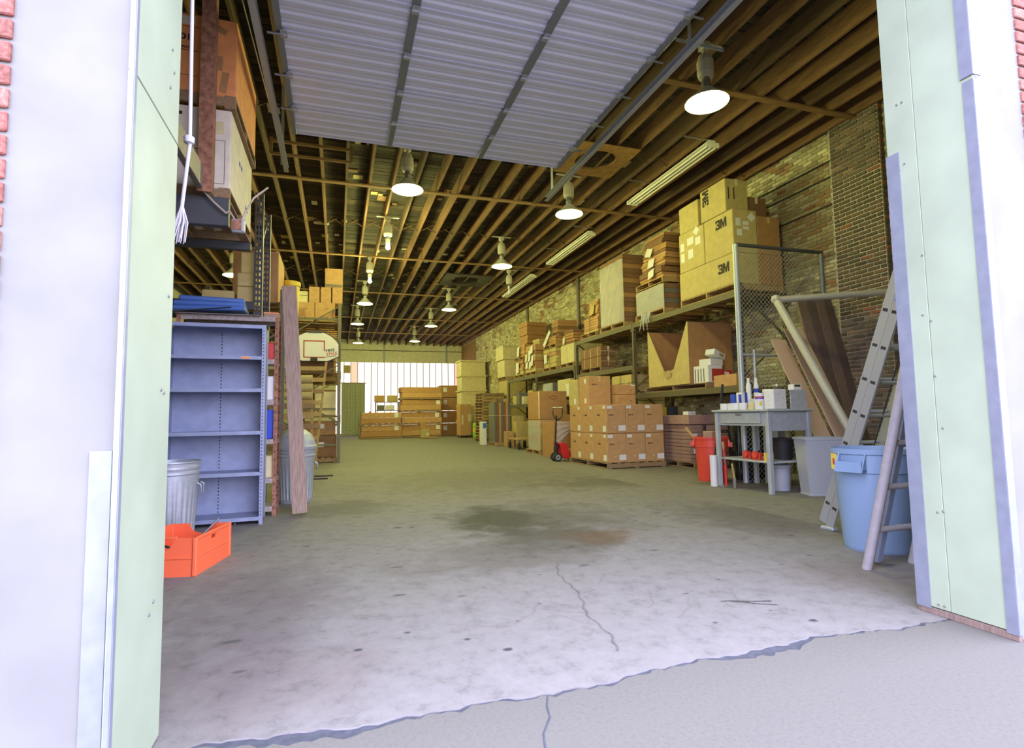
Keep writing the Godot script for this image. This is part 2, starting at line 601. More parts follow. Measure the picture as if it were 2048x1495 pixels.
# ------------------------------------------------------------------ the building
func splat(img: Image, cx: float, cz: float, rx: float, rz: float, c: Color, strength: float, nz: FastNoiseLite) -> void:
	# floor stain map: x from -1.5 to 4.5 m, z from -2 to -12 m, 160 pixels a metre
	var px := int((cx + 1.5) * 160.0)
	var py := int((-cz - 2.0) * 160.0)
	var wx := maxi(2, int(rx * 160.0))
	var wy := maxi(2, int(rz * 160.0))
	for j in range(maxi(0, py - wy), mini(img.get_height(), py + wy)):
		for i in range(maxi(0, px - wx), mini(img.get_width(), px + wx)):
			var d := Vector2(float(i - px) / wx, float(j - py) / wy).length()
			d += nz.get_noise_2d(i, j) * 0.55
			var a := clampf((1.0 - d) * 1.6, 0.0, 1.0) * strength
			if a > 0.0:
				img.set_pixel(i, j, img.get_pixel(i, j).lerp(c, a))

func scratch(img: Image, a: Vector2, b: Vector2, c: Color, w: float) -> void:
	var n := int(a.distance_to(b) * 200.0)
	for k in n:
		var p := a.lerp(b, float(k) / n)
		var q := Vector2((p.x + 1.5) * 160.0, (-p.y - 2.0) * 160.0) + Vector2(sin(k * 0.045) * 3.0 + sin(k * 0.19) * 1.2, cos(k * 0.07) * 2.4)
		for oy in range(-1, 2):
			for ox in range(-1, 2):
				var x := int(q.x) + ox
				var y := int(q.y) + oy
				if x >= 0 and y >= 0 and x < img.get_width() and y < img.get_height():
					img.set_pixel(x, y, img.get_pixel(x, y).lerp(c, w if ox == 0 and oy == 0 else w * 0.12))

func joint_z(x: float) -> float:
	return -2.15 + 0.03 * sin(x * 2.3) + 0.014 * sin(x * 7.1 + 1.0) + 0.008 * sin(x * 19.0) + 0.006 * sin(x * 47.0) + 0.004 * sin(x * 83.0 + 2.0)

func joint_gap(x: float) -> float:
	return 0.05 * pow(maxf(0.0, sin(x * 3.1 + 1.9)), 3.0) + 0.012 * maxf(0.0, sin(x * 31.0)) + 0.005 * sin(x * 71.0) + 0.006

func build_shell() -> void:
	# stain map of the slab: oil, rust and scuffs
	var img := Image.create(960, 1600, false, Image.FORMAT_RGB8)
	img.fill(Color.WHITE)
	var nz := FastNoiseLite.new()
	nz.seed = 3
	nz.frequency = 0.012
	nz.fractal_octaves = 6
	nz.fractal_gain = 0.6
	splat(img, 1.62, -5.75, 0.62, 0.95, Color(0.36, 0.36, 0.36), 0.85, nz)
	splat(img, 1.85, -4.75, 0.8, 0.7, Color(0.50, 0.49, 0.49), 0.6, nz)
	splat(img, 2.2, -5.6, 0.9, 1.3, Color(0.62, 0.60, 0.58), 0.5, nz)
	splat(img, 1.3, -4.2, 1.1, 0.6, Color(0.70, 0.68, 0.66), 0.5, nz)
	splat(img, 2.3, -4.6, 0.5, 0.35, Color(0.86, 0.66, 0.52), 0.5, nz)
	splat(img, -0.3, -2.6, 0.7, 0.5, Color(0.86, 0.76, 0.74), 0.3, nz)
	splat(img, -0.4, -3.6, 0.5, 1.2, Color(0.74, 0.68, 0.72), 0.5, nz)
	splat(img, 4.2, -4.8, 0.9, 1.3, Color(0.72, 0.68, 0.70), 0.6, nz)
	splat(img, 3.3, -2.9, 0.5, 0.5, Color(0.84, 0.74, 0.70), 0.35, nz)
	splat(img, 0.0, -7.2, 0.9, 0.8, Color(0.62, 0.60, 0.56), 0.5, nz)
	splat(img, 2.5, -9.5, 2.6, 2.4, Color(0.78, 0.76, 0.72), 0.5, nz)
	splat(img, 4.2, -8.2, 1.4, 0.9, Color(0.66, 0.64, 0.60), 0.5, nz)
	for q in [[0.35, -2.93], [0.62, -2.74], [0.78, -2.56], [0.1, -2.8], [1.9, -2.5], [2.4, -2.35]]:
		splat(img, q[0], q[1], 0.03, 0.02, Color(0.4, 0.42, 0.5), 0.9, nz)
	for k in 60:
		var x := rng.randf_range(-0.5, 4.2)
		var z := rng.randf_range(-2.3, -7.0)
		var r := rng.randf_range(0.008, 0.035)
		splat(img, x, z, r * 1.8, r, Color(0.55, 0.55, 0.6), 0.7, nz)
	for k in 60:
		var a := Vector2(rng.randf_range(-0.3, 4.0), rng.randf_range(-2.6, -8.0))
		scratch(img, a, a + Vector2(rng.randf_range(-0.4, 0.4), rng.randf_range(-0.3, 0.3)), Color(0.84, 0.83, 0.83), 0.4)
	scratch(img, Vector2(1.25, -2.35), Vector2(1.55, -3.9), Color(0.62, 0.61, 0.62), 0.6)
	scratch(img, Vector2(2.15, -2.75), Vector2(2.42, -2.68), Color(0.25, 0.25, 0.30), 1.0)
	scratch(img, Vector2(2.2, -2.72), Vector2(2.38, -2.62), Color(0.25, 0.25, 0.30), 1.0)
	var m: StandardMaterial3D = M["concrete"]
	m.detail_enabled = true
	m.detail_blend_mode = BaseMaterial3D.BLEND_MODE_MUL
	m.detail_uv_layer = BaseMaterial3D.DETAIL_UV_2
	m.detail_albedo = ImageTexture.create_from_image(img)

	var fl := structure("floor", "worn concrete warehouse slab with a dark oil stain", "floor")
	var st := begin()
	var xs: Array = [-5.7]
	var xx := -0.9
	while xx < 3.5:
		xs.append(xx)
		xx += 0.025
	xs.append(8.3)
	var zs: Array = [-4.0, -8.0, -12.0]
	for i in xs.size() - 1:
		var x0: float = xs[i]
		var x1: float = xs[i + 1]
		var e0 := joint_z(x0)
		var e1 := joint_z(x1)
		var p0 := Vector3(x0, 0, e0)
		var p1 := Vector3(x1, 0, e1)
		for z in zs:
			var q0 := Vector3(x0, 0, z)
			var q1 := Vector3(x1, 0, z)
			for v in [p0, q1, p1, p0, q0, q1]:
				st.set_normal(Vector3.UP)
				st.set_uv2(Vector2((v.x + 1.5) / 6.0, (-v.z - 2.0) / 10.0))
				st.add_vertex(v)
			p0 = q0
			p1 = q1
		quad(st, Vector3(x0, 0, e0), Vector3(x1, 0, e1), Vector3(x1, -0.15, e1), Vector3(x0, -0.15, e0), Vector3.BACK)
	part(fl, "slab", st.commit(), "concrete")
	part(fl, "slab", box(14.0, 0.15, 24.3, 0), "concrete_far", Vector3(1.3, -0.075, -24.15))
	# exterior pavement, and the joint between the two pours
	var pv := structure("floor_pavement", "pale concrete pavement outside the doorway", "pavement")
	st = begin()
	var gap := 0.012
	for i in xs.size() - 1:
		var x0: float = xs[i] if i > 0 else -16.0
		var x1: float = xs[i + 1] if i < xs.size() - 2 else 20.0
		var e0: float = joint_z(x0) + gap + joint_gap(x0)
		var e1: float = joint_z(x1) + gap + joint_gap(x1)
		quad(st, Vector3(x0, 0, e0), Vector3(x1, 0, e1), Vector3(x1, 0, 16.0), Vector3(x0, 0, 16.0), Vector3.UP)
		quad(st, Vector3(x0, 0, e0), Vector3(x1, 0, e1), Vector3(x1, -0.15, e1), Vector3(x0, -0.15, e0), Vector3.FORWARD)
	part(pv, "slab", st.commit(), "pavement")
	part(pv, "joint_filler", box(3.8, 0.1, 0.3, 0), "joint_fill", Vector3(1.25, -0.056, -2.12))
	# a saw cut in the pavement filled with the same compound
	part(pv, "patched_crack", tube([Vector3(0.80, -0.006, -2.1), Vector3(0.765, -0.006, -2.02), Vector3(0.75, -0.006, -1.95), Vector3(0.69, -0.006, -1.86), Vector3(0.66, -0.006, -1.76)], 0.008, 6), "joint_fill")
	# street front: two piers and a header round the doorway
	var wf := structure("wall_front", "white painted front wall with brick beyond", "wall")
	part(wf, "masonry", box(5.3, 7.2, 0.44, 0), "white_paint", Vector3(-3.25, 3.6, -2.05))
	part(wf, "masonry", box(5.4, 7.2, 0.44, 0), "white_paint", Vector3(5.785, 3.6, -2.05))
	part(wf, "header", box(3.7, 2.7, 0.44, 0), "white_paint", Vector3(1.2425, 5.85, -2.05))
	# reveal panels with their seams and bolts
	part(wf, "reveal_panel", box(0.015, 2.13, 0.47, 0.002), "mint_paint", Vector3(-0.5925, 1.075, -2.045))
	part(wf, "reveal_panel", box(0.015, 2.30, 0.47, 0.002), "mint_paint", Vector3(-0.5925, 3.295, -2.045))
	part(wf, "reveal_panel", box(0.015, 4.4, 0.30, 0.002), "mint_paint", Vector3(3.0775, 2.24, -1.96))
	part(wf, "reveal_panel", box(0.015, 4.4, 0.165, 0.002), "mint_paint", Vector3(3.0775, 2.24, -2.195))
	part(wf, "base_strip", box(0.02, 0.035, 0.47, 0.002), "dark_board", Vector3(3.08, 0.018, -2.045))
	for b in [[2.45, -2.17], [2.38, -2.20], [2.30, -2.16], [0.5, -2.16], [0.47, -2.12], [1.2, -2.2], [1.21, -2.17], [1.55, -2.22]]:
		part(wf, "bolt", lathe([Vector2(0.006, 0), Vector2(0.006, 0.004), Vector2(0, 0.006)], 8), "steel", Vector3(-0.585, b[0], b[1]), Vector3(0, 0, -90))
	for b in [[2.86, -2.2], [2.86, -2.17], [2.48, -2.21], [2.5, -2.18], [1.95, -2.12], [1.62, -2.14], [1.58, -2.1], [1.28, -2.1], [1.0, -2.08], [0.55, -2.14], [0.56, -2.11], [0.06, -2.17], [0.06, -2.14]]:
		part(wf, "bolt", lathe([Vector2(0.006, 0), Vector2(0.006, 0.004), Vector2(0, 0.006)], 8), "steel", Vector3(3.07, b[0], b[1]), Vector3(0, 0, 90))
	# steel corner guards
	angle(wf, "corner_guard", Vector3(-0.5835, 0, -1.808), 0.012, 0.02, 4.4, -1, 1)
	part(wf, "corner_guard", box(0.055, 1.02, 0.004, 0.001), "guard_steel", Vector3(-0.633, 0.51, -1.826))
	angle(wf, "corner_guard", Vector3(3.067, 0.03, -1.807), 0.05, 0.05, 2.75, 1, 1)
	angle(wf, "corner_guard", Vector3(3.064, 2.80, -1.804), 0.055, 0.06, 1.6, 1, 1)
	angle(wf, "corner_guard", Vector3(3.066, 0.03, -2.283), 0.05, 0.075, 2.55, 1, -1)
	# street brick either side of the white panels
	var bm: Mesh = box(0.203, 0.057, 0.09, 0.004)
	var hb: Mesh = box(0.096, 0.057, 0.09, 0.004)
	var mm := []
	for side in [-1, 1]:
		for row in 86:
			var y := 0.04 + row * 0.068
			for col in 14:
				var x: float = (-0.99 - col * 0.213 if side < 0 else 3.57 + col * 0.213) + (0.106 if row % 2 else 0.0) * side
				var near_: bool = col < 3 and ((side < 0 and y > 1.2 and y < 3.0) or (side > 0 and y > 2.2 and y < 3.9))
				var zz := -1.83 - 0.045 + 0.012
				if row % 2 and col == 0:
					part(wf, "brick", hb, "brick_street_%d" % (row % 3), Vector3(x - side * 0.1595, y, zz))
				if near_:
					part(wf, "brick", bm, "brick_street_%d" % (rng.randi() % 3), Vector3(x, y, zz + rng.randf_range(-0.003, 0.003)))
				else:
					mm.append([Vector3(x, y, zz), rng.randi() % 3])
	multi_bricks(wf, bm, mm, [rgb(150, 96, 88), rgb(138, 88, 80), rgb(160, 112, 104)])
	# side and back walls
	var wl := structure("wall_left", "plain dark masonry side wall", "wall")
	part(wl, "masonry", box(0.4, 7.2, 34.5, 0), "mortar", Vector3(-5.9, 3.6, -19.1))
	right_wall()
	back_wall()

func angle(parent: Node, called: String, at: Vector3, wx: float, wz: float, h: float, sx: int, sz: int) -> void:
	# an angle iron up a corner: one leg along x, one along z
	var st := begin()
	add_box(st, Vector3(sx * wx * 0.5, h * 0.5, 0), Vector3(wx, h, 0.005))
	add_box(st, Vector3(0, h * 0.5, -sz * wz * 0.5), Vector3(0.005, h, wz))
	part(parent, called, st.commit(), "guard_steel", at)

func multi_bricks(parent: Node, mesh: Mesh, list: Array, cols: Array, turn := 0.0) -> void:
	var mm := MultiMesh.new()
	mm.transform_format = MultiMesh.TRANSFORM_3D
	mm.use_colors = true
	mm.mesh = mesh
	mm.instance_count = list.size()
	for i in list.size():
		mm.set_instance_transform(i, Transform3D(Basis(Vector3.UP, turn), list[i][0]))
		var c: Color = cols[list[i][1]]
		var k := rng.randf_range(0.85, 1.12)
		mm.set_instance_color(i, (Color(c.r * k, c.g * k, c.b * k)).srgb_to_linear())
	var o := MultiMeshInstance3D.new()
	o.name = "brick_courses"
	o.multimesh = mm
	o.material_override = M["brick"]
	o.set_meta("kind", "stuff")
	parent.add_child(o, true)

func right_wall() -> void:
	var w := structure("wall_right", "old pale brick side wall with one pier of white-pointed brown brick", "wall")
	part(w, "masonry", box(0.4, 7.2, 34.5, 0), "mortar", Vector3(8.25, 3.6, -19.1))
	part(w, "pier", box(0.1, 6.2, 0.88, 0), "street_mortar", Vector3(8.0, 3.1, -6.45))
	var bm: Mesh = box(0.03, 0.054, 0.199, 0.005)
	var pier_brick: Mesh = box(0.03, 0.048, 0.192, 0.005)
	var pier_half: Mesh = box(0.03, 0.048, 0.086, 0.005)
	var half: Mesh = box(0.03, 0.054, 0.092, 0.005)
	var head: Mesh = box(0.09, 0.057, 0.03, 0.004)
	var mm := []
	var pn := FastNoiseLite.new()
	pn.seed = 8
	pn.frequency = 0.5
	var single := 0
	for row in 89:
		var y := 0.04 + row * 0.068
		for col in 160:
			var z := -2.42 - col * 0.213 - (0.106 if row % 2 else 0.0)
			if z < -36.1 or (z < -5.95 and z > -6.95):
				continue
			var red := pn.get_noise_2d(z * 1.6, y * 2.2) > 0.34
			var x := 8.044 + rng.randf_range(-0.003, 0.002)
			if z < -6.95 and z > -8.2 and y > 3.7 and y < 5.8 and single < 150:
				single += 1
				part(w, "brick", bm, "brick_dark_5" if red else "brick_pale_%d" % (rng.randi() % 5), Vector3(x, y, z))
			else:
				mm.append([Vector3(x, y, z), 5 + rng.randi() % 3 if red else 8 + rng.randi() % 4])
		# the pier: whole and half bricks in turn, so that its edges are straight
		var ends: Array = [[-6.12, 0], [-6.335, 0], [-6.55, 0], [-6.765, 0]] if row % 2 else [[-6.065, 1], [-6.2275, 0], [-6.4425, 0], [-6.6575, 0], [-6.82, 1]]
		for e in ends:
			var p := Vector3(7.944 + rng.randf_range(-0.003, 0.002), y, e[0])
			if y > 2.6 and y < 4.9:
				part(w, "brick", pier_half if e[1] else pier_brick, "brick_dark_%d" % (rng.randi() % 5 if rng.randf() < 0.95 else 5), p)
			elif e[1] == 0:
				mm.append([p, rng.randi() % 5])
			else:
				part(w, "brick", half, "brick_dark_%d" % (rng.randi() % 5), p)
		if y < 6.1:
			# return of the pier towards the door
			part(w, "pier_return_brick", head, "brick_dark_%d" % (rng.randi() % 6), Vector3(7.995, y, -6.006))
	var cols := [rgb(124, 104, 90), rgb(112, 98, 86), rgb(102, 92, 82), rgb(132, 110, 92), rgb(118, 104, 90), rgb(136, 104, 86),
		rgb(168, 128, 92), rgb(158, 124, 92), rgb(190, 178, 138), rgb(172, 160, 124), rgb(202, 190, 152), rgb(208, 200, 168)]
	multi_bricks(w, bm, mm, cols)
	# conduits clipped along the wall
	var k := 0
	for r in [[5.38, -6.9, -8.6], [5.10, -6.9, -8.4], [4.62, -6.9, -8.25]]:
		k += 1
		var t := thing("wall_conduit", ["dark conduit highest on the yellowed brick wall", "dark conduit second from the ceiling on the brick wall", "dark conduit lowest on the wall beside the stacked yellow cartons"][k - 1], "conduit", Vector3(8.0, r[0], 0))
		part(t, "pipe", tube([Vector3(0, 0, r[1]), Vector3(0, 0, r[2])], 0.011, 8), "louvre_dark")
		for q in 4:
			part(t, "clip", box(0.03, 0.045, 0.02, 0.002), "steel", Vector3(0.018, 0, lerpf(r[1], r[2], (q + 0.5) / 4.0)))
	# plywood sheet on the far end of the wall, and two flat pilasters
	part(w, "plywood_sheet", box(0.02, 2.2, 4.0, 0.002), "plywood", Vector3(8.02, 4.7, -34.2))
	part(w, "pilaster", box(0.05, 6.1, 0.22, 0.003), "rack_green", Vector3(8.01, 3.05, -22.6))
	part(w, "downpipe", tube([Vector3(7.98, 2.4, -17.2), Vector3(7.98, 5.95, -17.2)], 0.06, 10), "loft_steel")

func back_wall() -> void:
	var w := structure("wall_back", "cream panelled band above a row of bright translucent panels", "wall")
	var z := -36.3
	part(w, "masonry", box(14.2, 1.7, 0.3, 0), "cream_panel", Vector3(1.2, 5.56, z - 0.15))
	part(w, "masonry", box(14.2, 0.14, 0.3, 0), "cream_panel", Vector3(1.2, 0.07, z - 0.15))
	part(w, "masonry", box(5.8, 4.72, 0.3, 0), "cream_panel", Vector3(-3.0, 2.36, z - 0.15))
	part(w, "rail", box(14.0, 0.04, 0.03, 0.003), "louvre_dark", Vector3(1.2, 5.5, z + 0.015))
	for x in [2.85, 6.95]:
		part(w, "pipe", tube([Vector3(x, 4.7, z + 0.08), Vector3(x, 6.0, z + 0.08)], 0.05, 10), "galvanized")
	var win := structure("window_1", "wall of white translucent panels lit by daylight from behind", "window")
	var x := -0.05
	var n := 0
	while x < 8.0:
		var mat := "lit_window_panel_pink" if n > 17 or n == 2 else "lit_window_panel"
		part(win, "pane", box(0.39, 4.55, 0.02, 0), mat, Vector3(x + 0.21, 2.42, z - 0.03))
		part(win, "mullion", box(0.035, 4.6, 0.06, 0.003), "loft_steel", Vector3(x, 2.42, z))
		x += 0.42
		n += 1
	part(win, "sill", box(8.2, 0.05, 0.08, 0.004), "loft_steel", Vector3(4.0, 0.13, z + 0.0))
	part(win, "sheet_of_paper", box(0.42, 0.5, 0.006, 0), "carton_pale", Vector3(0.55, 4.25, z + 0.03))
	var al := AreaLight3D.new()
	al.name = "window_light"
	al.area_size = Vector2(8.0, 4.4)
	al.light_color = Color(1.0, 0.95, 0.93)
	al.light_energy = 5.0
	al.shadow_enabled = true
	al.area_range = 60.0
	win.add_child(al)
	al.position = Vector3(4.0, 2.45, z + 0.2)
	al.rotation_degrees = Vector3(0, 180, 0)
	# hanging curtain over a doorway in the panels
	var c := thing("curtain", "pale green hanging sheet covering a doorway in the bright panels", "curtain", Vector3(0.95, 0.05, z + 0.12))
	var st := begin()
	st.set_smooth_group(0)
	var nu := 60
	for i in nu:
		for j in 1:
			var a := Vector3(lerpf(-0.72, 0.72, float(i) / nu), 0, 0.03 * sin(i * 0.9) + 0.02 * sin(i * 0.37))
			var b := Vector3(lerpf(-0.72, 0.72, float(i + 1) / nu), 0, 0.03 * sin((i + 1) * 0.9) + 0.02 * sin((i + 1) * 0.37))
			var up := Vector3(0, 3.3, 0)
			for v in [a, b + up, b, a, a + up, b + up]:
				st.add_vertex(v)
	st.index()
	st.generate_normals()
	part(c, "sheet", st.commit(), "curtain_green")
	part(c, "rod", tube([Vector3(-0.8, 3.32, 0), Vector3(0.8, 3.32, 0)], 0.025, 8), "loft_steel")

func build_ceiling() -> void:
	var c := structure("ceiling", "open timber roof of dark joists under rough boards", "ceiling")
	part(c, "roof_slab", box(14.6, 0.2, 34.8, 0), "deck_wood_b", Vector3(1.2, 6.3, -19.1))
	for i in 225:
		var z := -2.4 - i * 0.15
		part(c, "roof_board", box(13.7, 0.022, 0.138, 0), "deck_wood" if rng.randf() < 0.55 else "deck_wood_b", Vector3(1.2, 6.185 + rng.randf_range(-0.012, 0.002), z))
	for i in 30:
		var x := -5.35 + i * 0.457
		part(c, "joist", box(0.048, 0.30, 33.9, 0.004), "joist_wood" if i % 3 else "joist_wood_b", Vector3(x, 6.01, -19.25))
	# flat battens nailed across under the joists
	for q in [[-6.4, 4.4, 8.0], [-11.2, -5.6, 8.0], [-16.25, -5.6, 8.0], [-21.0, -5.6, 8.0], [-26.4, -5.6, 8.0], [-31.0, -5.6, 8.0]]:
		part(c, "batten", box(q[2] - q[1], 0.03, 0.11, 0.003), "batten", Vector3((q[1] + q[2]) * 0.5, 5.845, q[0]))
	# cross bridging between the joists
	for z in [-8.8, -13.8, -18.6, -23.7, -28.7]:
		for i in 29:
			var x := -5.35 + i * 0.457
			var st := begin()
			var dy := 0.11
			add_tube(st, [Vector3(0.03, -dy, 0.02), Vector3(0.427, dy, 0.02)], 0.016, 4)
			add_tube(st, [Vector3(0.03, dy, -0.02), Vector3(0.427, -dy, -0.02)], 0.016, 4)
			part(c, "bridging", st.commit(), "joist_wood_b", Vector3(x, 6.0, z))
	# scraps of lath and paper left on the boards
	for k in 120:
		var x := -2.0 + rng.randi_range(0, 16) * 0.457 + rng.randf_range(-0.1, 0.3)
		var z := rng.randf_range(-9.0, -24.0)
		part(c, "patch_board", box(rng.randf_range(0.08, 0.22), 0.012, rng.randf_range(0.08, 0.3), 0), ["carton_pale", "cream_panel", "batten"][k % 3], Vector3(x, 6.155, z))
	# a nailed frame of laths hanging under the joists by the door
	var f := thing("lath_frame", "rectangular frame of laths nailed under the joists above the cartons", "frame", Vector3(-1.1, 5.55, -9.6))
	for q in [[Vector3(0, 0, 0), Vector3(1.3, 0, 0)], [Vector3(0, 0.22, 0), Vector3(1.3, 0.22, 0)], [Vector3(0, 0, 0), Vector3(0, 0.28, 0)], [Vector3(1.3, 0, 0), Vector3(1.3, 0.28, 0)]]:
		bar(f, "lath", "batten", q[0], q[1], 0.05, 0.025, Vector3.BACK)
	# two roof fans set in plywood
	var k := 0
	for q in [[Vector3(4.55, 5.83, -8.9), 1.0, "round louvred roof fan in a plywood square beside the raised door"], [Vector3(4.2, 5.83, -18.3), 1.3, "round roof fan far back between the lit lamps"]]:
		var t := thing("roof_fan", q[2], "fan", q[0])
		var s: float = q[1]
		var pts := PackedVector2Array()
		for i in 33:
			pts.append(Vector2(cos(TAU * i / 32.0), sin(TAU * i / 32.0)) * 0.38 * s)
		var st := begin()
		for i in 32:
			# square plate with a round hole
			var a := pts[i]
			var b := pts[i + 1]
			var oa := a * (0.62 * s / maxf(absf(a.x), absf(a.y)))
			var ob := b * (0.62 * s / maxf(absf(b.x), absf(b.y)))
			for y in [0.0, 0.015]:
				quad(st, Vector3(a.x, y, a.y), Vector3(b.x, y, b.y), Vector3(ob.x, y, ob.y), Vector3(oa.x, y, oa.y), Vector3.DOWN if y == 0.0 else Vector3.UP)
			quad(st, Vector3(a.x, 0, a.y), Vector3(b.x, 0, b.y), Vector3(b.x, 0.08, b.y), Vector3(a.x, 0.08, a.y), Vector3(-a.x, 0, -a.y).normalized())
		part(t, "plywood_plate", st.commit(), "plywood" if k == 0 else "deck_wood_b")
		for i in 13:
			var zz := lerpf(-0.34, 0.34, i / 12.0) * s
			var ww := sqrt(maxf(0.001, 0.36 * 0.36 * s * s - zz * zz)) * 2.0
			part(t, "louvre", box(ww, 0.008, 0.045, 0), "louvre_dark", Vector3(0, 0.05, zz), Vector3(28, 0, 0))
		k += 1
	# thin cable strung by the door track
	var cb := thing("ceiling_cable", "thin pale cable sagging beside the left door track", "cable")
	part(cb, "wire", tube([Vector3(-0.98, 5.9, -3.6), Vector3(-0.98, 5.6, -4.4), Vector3(-0.95, 5.3, -5.6), Vector3(-0.82, 4.95, -7.2)], 0.007, 6), "cable")

func build_overhead_door() -> void:
	# the sectional door lies open under the roof
	var d := thing("overhead_door", "raised sectional steel door, ribbed pale grey, overhead in the doorway", "door", Vector3(1.25, 4.75, 0))
	var z := -7.2
	for s in 7:
		var sec := part(d, "door_section", ribbed(3.66, 0.645), "door_steel", Vector3(0, 0, z + 0.325))
		for x in [-0.62, 0.62]:
			var sh := part(sec, "stile", box(0.075, 0.03, 0.60, 0.004), "door_stile", Vector3(x * 1.0, -0.028, 0))
			sh.name = "stile"
		for x in [-1.80, 1.80]:
			part(sec, "end_stile", box(0.06, 0.035, 0.63, 0.004), "door_stile", Vector3(x, -0.02, 0))
		if s > 0:
			for x in [-1.76, -0.62, 0.62, 1.76]:
				part(sec, "hinge", hinge(), "galvanized", Vector3(x, -0.05, -0.325))
			for x in [-1.84, 1.84]:
				part(sec, "roller", tube([Vector3(x * 0.96, -0.06, -0.325), Vector3(x * 1.035, -0.06, -0.325)], 0.012, 6), "steel")
		z += 0.65
	var k := 0
	for x in [-0.76, 3.32]:
		var t := thing("door_track", ["galvanized overhead door track beside the orange cartons", "galvanized overhead door track beside the nearest lamp"][k], "track", Vector3(x, 4.70, 0))
		var st := begin()
		var sg := 1.0 if k == 0 else -1.0
		add_box(st, Vector3(0, 0, -5.3), Vector3(0.005, 0.075, 5.9))
		add_box(st, Vector3(sg * 0.03, 0.036, -5.3), Vector3(0.06, 0.004, 5.9))
		add_box(st, Vector3(sg * 0.03, -0.036, -5.3), Vector3(0.06, 0.004, 5.9))
		part(t, "rail", st.commit(), "galvanized")
		for z2 in [-4.4, -8.1]:
			part(t, "hanger", box(0.04, 1.2, 0.005, 0.001), "galvanized", Vector3(-sg * 0.02, 0.6, z2))
		part(t, "angle_strut", box(0.6, 0.04, 0.005, 0.001), "galvanized", Vector3(-sg * 0.3, 0.28, -4.6))
		k += 1

func ribbed(w: float, l: float) -> Mesh:
	# sheet with pressed ribs across its length
	var pts: Array = []
	var n := 4
	var z := -l * 0.5
	pts.append(Vector2(z, 0.0))
	for i in n:
		var a := -l * 0.5 + l * (i + 0.1) / n
		pts.append(Vector2(a, 0.0))
		pts.append(Vector2(a + 0.015, -0.014))
		pts.append(Vector2(a + 0.055, -0.014))
		pts.append(Vector2(a + 0.075, 0.0))
		pts.append(Vector2(a + 0.11, 0.0))
		pts.append(Vector2(a + 0.115, -0.004))
		pts.append(Vector2(a + 0.12, 0.0))
	pts.append(Vector2(l * 0.5, 0.0))
	var st := begin()
	for i in pts.size() - 1:
		var a: Vector2 = pts[i]
		var b: Vector2 = pts[i + 1]
		var n2 := Vector3(0, -(b.x - a.x), (b.y - a.y)).normalized()
		quad(st, Vector3(-w * 0.5, a.y, a.x), Vector3(w * 0.5, a.y, a.x), Vector3(w * 0.5, b.y, b.x), Vector3(-w * 0.5, b.y, b.x), n2)
		quad(st, Vector3(-w * 0.5, 0.045, a.x), Vector3(w * 0.5, 0.045, a.x), Vector3(w * 0.5, 0.045, b.x), Vector3(-w * 0.5, 0.045, b.x), Vector3.UP)
	add_box(st, Vector3(0, 0.01, -l * 0.5), Vector3(w, 0.06, 0.004))
	add_box(st, Vector3(0, 0.01, l * 0.5), Vector3(w, 0.06, 0.004))
	return st.commit()

func hinge() -> Mesh:
	if boxes.has("hinge"):
		return boxes["hinge"]
	var st := begin()
	add_box(st, Vector3(0, 0, -0.03), Vector3(0.06, 0.006, 0.05))
	add_box(st, Vector3(0, 0, 0.03), Vector3(0.06, 0.006, 0.05))
	add_tube(st, [Vector3(-0.035, -0.008, 0), Vector3(0.035, -0.008, 0)], 0.011, 6)
	boxes["hinge"] = st.commit()
	return boxes["hinge"]

# ------------------------------------------------------------------ lamps
func lamp(at: Vector3, label: String, dish: bool, energy: float, group := "") -> void:
	var t := thing("high_bay_lamp", label, "lamp", at, 0.0, group)
	part(t, "mounting_box", box(0.12, 0.10, 0.12, 0.01), "ballast_grey", Vector3(0, 0.79, 0))
	part(t, "mounting_bar", box(0.52, 0.02, 0.05, 0.003), "ballast_grey", Vector3(0, 0.83, 0))
	part(t, "ballast", lathe([Vector2(0, 0.36), Vector2(0.09, 0.37), Vector2(0.105, 0.42), Vector2(0.105, 0.58), Vector2(0.08, 0.66), Vector2(0.03, 0.68), Vector2(0.03, 0.75), Vector2(0, 0.75)], 18), "ballast_grey")
	part(t, "neck", lathe([Vector2(0, 0.2), Vector2(0.05, 0.2), Vector2(0.06, 0.3), Vector2(0.045, 0.37), Vector2(0, 0.37)], 14), "steel")
	if dish:
		part(t, "reflector", lathe([Vector2(0.05, 0.24), Vector2(0.08, 0.22), Vector2(0.15, 0.14), Vector2(0.26, 0.06), Vector2(0.27, 0.035), Vector2(0.255, 0.04), Vector2(0.14, 0.12), Vector2(0.06, 0.2)], 28), "reflector")
		if energy > 0.0:
			part(t, "lens", lathe([Vector2(0, 0.02), Vector2(0.12, 0.025), Vector2(0.235, 0.045), Vector2(0, 0.046)], 24), "lamp_glow")
	part(t, "bulb", lathe([Vector2(0, 0.03) if not dish else Vector2(0, 0.055), Vector2(0.05, 0.06), Vector2(0.06, 0.11), Vector2(0.04, 0.17), Vector2(0.025, 0.2), Vector2(0, 0.2)], 16), "lamp_glow" if energy > 0.0 else "white_plastic")
	if energy > 0.0:
		var l := OmniLight3D.new()
		l.name = "lamp_light"
		l.light_color = Color(0.985, 1.0, 0.60)
		l.light_energy = energy
		l.light_size = 0.14
		l.omni_range = 60.0
		l.omni_attenuation = 2.0
		l.shadow_enabled = true
		t.add_child(l)
		l.position = Vector3(0, -0.03 if dish else 0.1, 0)

